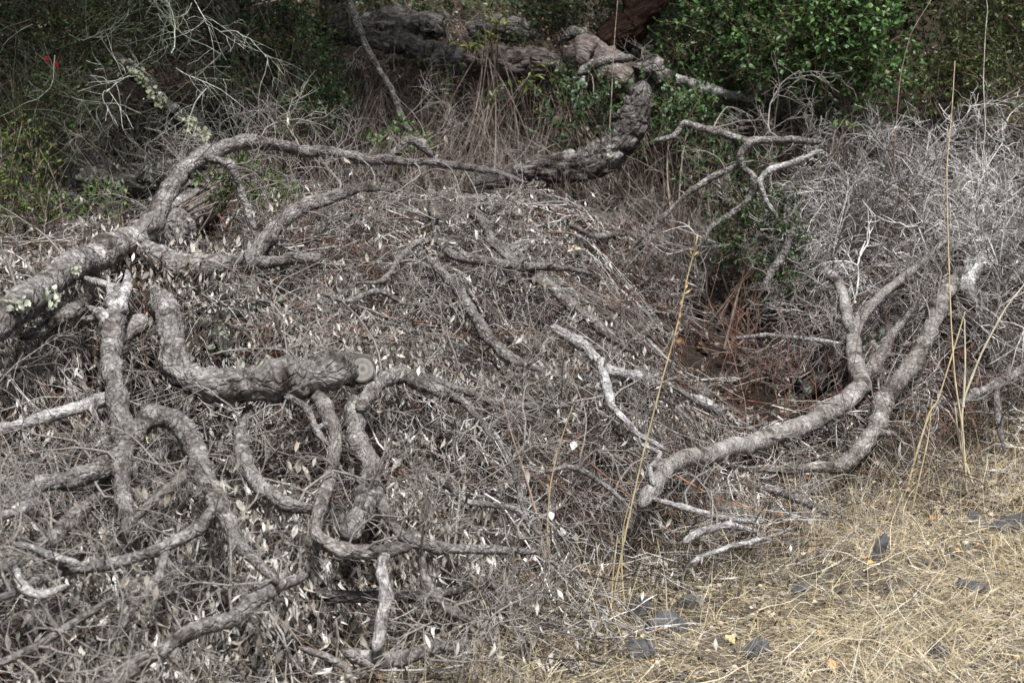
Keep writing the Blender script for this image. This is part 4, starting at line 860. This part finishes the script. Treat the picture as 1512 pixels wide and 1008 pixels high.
# ------------------------------------------------------------------ straw on the verge
def straw():
    N = 100000; x = R.uniform(-2.2, 4.2, N * 3); y = R.uniform(2.6, 7.4, N * 3)
    k = (np.abs(x) < .45 * y + .5) & (R.uniform(0, 1, len(x)) < grassmask(x, y) * (.2 + .8 * smooth(-.5, .6, vnoise(x, y, 3.0, 71)))) 
    x, y = x[k][:N], y[k][:N]; n = len(x); h = R.uniform(0, 1, n) ** 2 * .05
    tuft = smooth(.0, .8, vnoise(x, y, 2.1, 72)); p0 = np.stack([x, y, G(x, y) + .004 + h * (.4 + tuft)], 1)
    fx = vnoise(x, y, 1.8, 73); fy = vnoise(x, y, 1.8, 74)
    d = unit(np.stack([R.normal(0, .8, n) + fx * 1.6, R.normal(0, .8, n) + fy * 1.2, np.abs(R.normal(0, .12, n)) + tuft * .25 * R.uniform(0, 1, n)], 1))
    P = walk(p0, d, R.uniform(.04, .22, n), 6, .34, .12); P[..., 2] = np.maximum(P[..., 2], G(P[..., 0], P[..., 1]) + .003)
    c = pick([(.44, .37, .245), (.56, .49, .35), (.38, .29, .17), (.68, .64, .53), (.24, .21, .175), (.10, .085, .07)], n, .15, [4, 3.4, 2.4, 1.5, 2.2, 1.6])
    V, T, C = ribbons(P, R.uniform(.0005, .0013, n) * R.uniform(.7, 1.4, n), c)
    tag(mesh_np('dry_grass', V, T, STRAW, C), 'matted pale straw and dry grass covering the verge at the lower right', 'dry grass', kind='stuff')
    N = 20000; x = R.uniform(-1.8, 3.2, N * 2); y = R.uniform(3.0, 7.0, N * 2); m = grassmask(x, y); k = (np.abs(x) < .38 * y + .3) & (m > .15) & (R.uniform(0, 1, len(x)) < .25 + .75 * smooth(.1, .8, vnoise(x, y, 2.6, 75)))
    x, y = x[k][:N], y[k][:N]; n = len(x)
    P = walk(np.stack([x, y, G(x, y)], 1), unit(R.normal(0, .7, (n, 3)) + [0.1, -.1, .9]), R.uniform(.05, .16, n), 6, .2, .6)
    P[..., 2] = np.maximum(P[..., 2], G(P[..., 0], P[..., 1]) + .003)
    V, T, C = ribbons(P, R.uniform(.0006, .0013, n), pick([(.52, .44, .26), (.62, .54, .36), (.44, .36, .2)], n, .12))
    tag(mesh_np('grass_tufts', V, T, STRAW, C), 'short arching tufts of golden dry grass on the verge', 'dry grass', kind='stuff')
    N = 3600; x = R.uniform(-1.2, 3.2, N * 3); d_ = R.normal(-.05, .35, N * 3); y = front(x) + d_; k = np.abs(x) < .38 * y + .2; x, y = x[k][:N], y[k][:N]; n = len(x)
    P = walk(np.stack([x, y, G(x, y)], 1), unit(R.normal(0, .45, (n, 3)) + [0, 0, 1.]), R.uniform(.06, .32, n), 7, .2, .15)
    V, T, C = ribbons(P, R.uniform(.0006, .0012, n), pick([(.50, .42, .27), (.60, .53, .38), (.36, .29, .2)], n, .15))
    tag(mesh_np('grass_wisps', V, T, STRAW, C), 'thin upright wisps of dry grass along the foot of the pile', 'dry grass', kind='stuff')
    # bits of bark, chips and grit between the straws
    N = 9000; x = R.uniform(-1.8, 3.4, N * 2); y = R.uniform(3.0, 7.2, N * 2); k = (grassmask(x, y) > .05) & (np.abs(x) < .38 * y + .3); x, y = x[k][:N], y[k][:N]; n = len(x)
    V, T, C = leaves(leaf_t(.7, .15, .1, .6), np.stack([x, y, G(x, y) + .012 + R.uniform(0, .02, n)], 1), frames(unit(R.normal(0, 1, (n, 3)) * [1, 1, .3]), np.array([0, 0, 1.]) + R.normal(0, .4, (n, 3))), R.uniform(.008, .028, n),
        pick([(.16, .15, .145), (.30, .26, .22), (.42, .36, .28), (.09, .085, .085), (.5, .28, .12)], n, .2, [3, 3, 2, 3, .5]))
    tag(mesh_np('ground_debris', V, T, DEADLEAF, C), 'bark chips and leaf scraps scattered in the straw', 'debris', kind='stuff')
straw()

# ------------------------------------------------------------------ tall stalks
def stalk(label, stems, heads=False, mt=STRAW):
    """stems: list of (pts[(px,py)], Yfoot, lean, radius px)"""
    root = None
    for pts, Y0, lean, rp, colr in stems:
        w = [at_y(a, b, Y0 + lean * i / (len(pts) - 1)) for i, (a, b) in enumerate(pts)]
        if root is None: root = empty('dry_stalk', tuple(w[0])); tag(root, label, 'dry stalk')
        C = catmull([(*p, 0) for p in w], 8)[:, :3]; n = len(C); rad = np.linspace(rp, rp * .4, n) * Y0 / FPX; rad[::5] *= 1.3
        V, T, Cc_ = tubes(C[None], rad[None], 6, np.array([colr])); mesh_np('stem', V - np.array(root.location), T, mt, Cc_, parent=root)
        if heads:
            m = 46; f = R.uniform(.62, 1, m); ix = (f * (n - 1)).astype(int); p = C[ix]; d = unit(unit(C[-1] - C[-4])[None] * 1.4 + R.normal(0, .5, (m, 3)))
            V, T, Cc_ = leaves(SLIM, p, frames(d), R.uniform(.012, .03, m), pick([(.55, .40, .20), (.45, .33, .18)], m)); o = mesh_np('seed_head', V - np.array(root.location), T, mt, Cc_, parent=root); o['kind'] = 'stuff'
    return root
GOLD = (.58, .48, .29); PALE = (.55, .50, .38); PINK = (.42, .31, .25)
stalk('tallest golden stalk rising from the straw and leaning right across the pile centre', [([(903, 940), (908, 870), (925, 780), (950, 668), (978, 560), (1000, 480), (1015, 410), (1030, 350)], 4.25, -.1, 1.6, GOLD)], True)
stalk('short golden stalk pair beside the foot of the tallest stalk', [([(900, 945), (905, 850), (912, 790)], 4.2, 0, 1.6, GOLD), ([(925, 930), (918, 840), (920, 780), (930, 740)], 4.28, 0, 1.4, GOLD), ([(893, 930), (885, 850), (880, 800)], 4.25, 0, 1.2, PALE)])
stalk('very tall straight straw stalk before the grey shrub at the right', [([(1428, 740), (1422, 640), (1410, 560), (1404, 470), (1400, 360), (1398, 250), (1405, 170), (1410, 90)], 5.45, .0, 1.5, (.60, .50, .32))])
stalk('pale forked stalk with stems spreading right beside the very tall stalk', [([(1430, 745), (1420, 640), (1423, 590), (1450, 520), (1485, 455), (1525, 405)], 5.5, 0, 2.4, PALE), ([(1422, 600), (1425, 540), (1424, 470)], 5.5, 0, 2.2, PALE), ([(1445, 740), (1418, 660), (1410, 600)], 5.52, 0, 2.4, PALE)])
stalk('thin golden stalk leaning left of the forked pale stalk', [([(1330, 760), (1350, 680), (1372, 610), (1385, 590), (1410, 510), (1425, 460)], 5.45, 0, 2.0, GOLD), ([(1335, 840), (1345, 760), (1370, 650), (1376, 590)], 5.2, 0, 1.6, GOLD)])
stalk('pinkish thin stalk leaning left in the lower middle of the pile', [([(808, 830), (795, 770), (775, 700), (755, 640), (742, 590)], 4.35, 0, 2.2, PINK)])
stalk('pale golden thin stalk leaning right in the lower middle of the pile', [([(815, 880), (808, 790), (812, 720), (825, 660), (845, 600)], 4.3, 0, 1.8, (.5, .38, .22))])
stalk('short whitish stalk standing in straw near the bottom right', [([(1290, 1015), (1297, 960), (1303, 915)], 3.85, 0, 2.2, (.66, .62, .52)), ([(1303, 915), (1282, 885)], 3.85, 0, 1.6, PALE), ([(1303, 915), (1322, 865)], 3.85, 0, 1.4, PALE)])
stalk('orange-brown thin stem arching over litter below the smooth limb', [([(995, 700), (1040, 725), (1085, 745), (1140, 755), (1185, 778)], 4.7, .1, 1.5, (.30, .15, .075))], mt=TWIG)
stalk('slender brown stem curving up before the upper right foliage', [([(1318, 260), (1322, 200), (1325, 160), (1330, 110), (1345, 50), (1375, 0), (1400, -40)], 7.3, 0, 1.1, (.24, .18, .15))], mt=TWIG)
stalk('bleached upright stem before the top right corner', [([(1458, 300), (1450, 240), (1455, 190), (1452, 120), (1455, 50), (1458, 10), (1450, -30)], 7.3, 0, .9, (.5, .46, .4))], mt=TWIG)
stalk('thin brown stem standing at the top centre above the bulging trunk', [([(900, 190), (903, 140), (905, 95), (908, 50), (912, 0), (914, -40)], 7.9, 0, .9, (.32, .25, .2))], mt=TWIG)

# ------------------------------------------------------------------ stones
def stone_mat():
    m, n, l, b = mat('dark_blue_grey_stone')
    tc = n.new('ShaderNodeTexCoord'); n1 = n.new('ShaderNodeTexNoise'); n1.inputs['Scale'].default_value = 45; n1.inputs['Detail'].default_value = 8; n1.inputs['Roughness'].default_value = .7; l.new(tc.outputs['Object'], n1.inputs[0])
    cr = n.new('ShaderNodeValToRGB'); cr.color_ramp.elements[0].position = .3; cr.color_ramp.elements[1].position = .75; cr.color_ramp.elements[0].color = (.015, .016, .019, 1); cr.color_ramp.elements[1].color = (.115, .117, .125, 1); l.new(n1.outputs[0], cr.inputs[0]); l.new(cr.outputs[0], b.inputs['Base Color'])
    bp = n.new('ShaderNodeBump'); bp.inputs['Distance'].default_value = .004; l.new(n1.outputs[0], bp.inputs['Height']); l.new(bp.outputs[0], b.inputs['Normal']); b.inputs['Roughness'].default_value = .75
    return m
STONE = stone_mat()
def stone(px, py, wpx, hpx, label, tilt=0, sd_=0, depth=.8):
    c = hit(px, py + hpx * .35, G, 0); s = c.y / FPX; import bmesh
    bm = bmesh.new(); bmesh.ops.create_icosphere(bm, subdivisions=4, radius=1)
    rr = random.Random(sd_); planes = [(Vector((rr.gauss(0, 1), rr.gauss(0, 1), rr.gauss(0, 1))).normalized(), rr.uniform(.45, .9)) for _ in range(7)]
    for v in bm.verts:
        co = v.co.copy()
        for nn_, dd_ in planes:
            e_ = co.dot(nn_) - dd_
            if e_ > 0: co -= nn_ * e_ * .92
        co *= 1 + .22 * mn.noise(co * 1.7 + Vector((sd_, 0, 0))) + .06 * mn.noise(co * 6 + Vector((sd_, 0, 0)))
        v.co = Vector((co.x * wpx * .62 * s, co.y * wpx * .5 * depth * s, co.z * hpx * .8 * s))
    me = bpy.data.meshes.new('stone'); bm.to_mesh(me); bm.free(); me.materials.append(STONE); me.polygons.foreach_set('use_smooth', np.ones(len(me.polygons), bool))
    try: me.set_sharp_from_angle(angle=math.radians(28))
    except Exception: pass
    o = bpy.data.objects.new('stone', me); COL.objects.link(o); o.location = (c.x, c.y, c.z + .004 + hpx * .34 * s); o.rotation_euler = (rr.uniform(-.1, .1), math.radians(tilt), rr.uniform(-.5, .5))
    tag(o, label, 'stone')
for i, a in enumerate([
    (940, 905, 44, 38, 'blocky dark grey stone beside the foot of the tallest golden stalk', 8),
    (985, 925, 62, 26, 'dark stone half under straw just right of the blocky stone', 12),
    (945, 958, 66, 24, 'long low dark stone in front of the blocky stone', -6),
    (1297, 818, 26, 40, 'upright pointed dark stone in the straw right of centre', 20),
    (1120, 962, 46, 26, 'low dark stone in the straw near the bottom right of centre', 5),
    (1432, 868, 52, 20, 'flat bluish-grey stone in the straw at the right', -4),
    (1490, 775, 56, 30, 'grey stone near the right edge above the straw', 6),
    (770, 972, 60, 26, 'dark rough stone at the bottom just right of the gnarled branch end', 4),
    (1290, 945, 40, 18, 'small grey stone behind the short whitish stalk', 0),
    (1440, 770, 40, 20, 'small dark stone left of the grey stone near the right edge', 0),
    (1385, 965, 50, 20, 'grey stone sunk in straw near the bottom right corner', 8),
    (1180, 870, 34, 14, 'small flat stone in straw below the short grey stick', 0),
    (840, 985, 46, 18, 'low grey stone at the bottom edge between the two dark groups', 3),
    (1020, 890, 40, 16, 'small dark stone behind the blocky stone', -5)]):
    stone(a[0], a[1], a[2] * .8, a[3] * 1.05, a[4], tilt=a[5], sd_=i + 3)

# ------------------------------------------------------------------ coloured leaves that stand out
def single_leaf(px, py, spx, col, label, f=G, lift=.03, grp=None):
    w = hit(px, py, f, lift); V, T = leaf_t(.6, .12, .25, .6); s = spx * w.y / FPX
    Mx = frames(np.array([[random.uniform(-1, 1), .4, random.uniform(-.2, .5)]]), np.array([[0, -.7, 1.]]))[0]
    o = mesh_np('fallen_leaf', (V @ Mx.T) * s, T, DEADLEAF, np.repeat(np.array([col]), 8, 0)); o.location = w; tag(o, label, 'leaf', grp)
ORG = (.62, .27, .10)
for px, py, s, c, lab in [
    (1232, 992, 26, (.72, .33, .14), 'bright orange leaf at the bottom edge in the straw'),
    (1085, 950, 22, (.70, .50, .24), 'tan-orange leaf right of the dark stones'),
    (1385, 742, 15, (.60, .20, .07), 'red-orange leaf topmost of the cluster left of the pale stalks'),
    (1398, 750, 14, (.66, .26, .10), 'orange leaf right in the cluster left of the pale stalks'),
    (1372, 768, 14, (.5, .2, .08), 'rusty leaf lowest in the cluster left of the pale stalks'),
    (1195, 817, 13, (.6, .33, .12), 'small orange leaf in the straw left of the upright pointed stone'),
    (608, 978, 14, (.55, .34, .12), 'ochre leaf under the gnarled branch end, left one'),
    (625, 965, 12, (.5, .3, .12), 'ochre leaf under the gnarled branch end, right one'),
    (830, 945, 15, (.55, .25, .12), 'rust-coloured leaf left of the dark stones')]:
    single_leaf(px, py, s, c, lab)
for px, py, s, c, lab in [
    (858, 368, 24, (.72, .60, .42), 'cream dead leaf on the pile below the elbow limb'),
    (208, 645, 12, (.75, .62, .2), 'yellow leaf inside the hoop-shaped branch'),
    (212, 738, 12, (.5, .28, .15), 'brown-orange leaf below the hoop-shaped branch'),
    (785, 655, 20, (.8, .78, .72), 'white leaf in the tangle right of the pink stalk'),
    (845, 665, 20, (.8, .78, .72), 'white leaf in the tangle below the pale peeling branch'),
    (792, 828, 13, (.62, .60, .56), 'white leaf, right one of a pair low in the centre'),
    (778, 830, 12, (.62, .60, .56), 'white leaf, left one of a pair low in the centre'),
    (815, 768, 18, (.8, .78, .74), 'white leaf tilted beside the thin golden stalk')]:
    single_leaf(px, py, s, c, lab, E, .12)
for px, py in ((68, 82), (82, 90)):
    w = at_y(px, py, 7.0); V, T = ROUND; o = mesh_np('red_leaf', (V @ frames(np.array([[.3, -.2, -1.]]), np.array([[0, -1., .3]]))[0].T) * .034, T, DEADLEAF, np.repeat(np.array([[.22, .015, .018]]), 8, 0)); o.location = w
    tag(o, 'red leaf, %s of the pair in the dark upper left corner' % ('left one' if px == 68 else 'right one'), 'leaf')
print('twigs', NTW[0], 'objects', len(SC.objects), 'tris', sum(len(o.data.polygons) for o in SC.objects if o.type == 'MESH'))
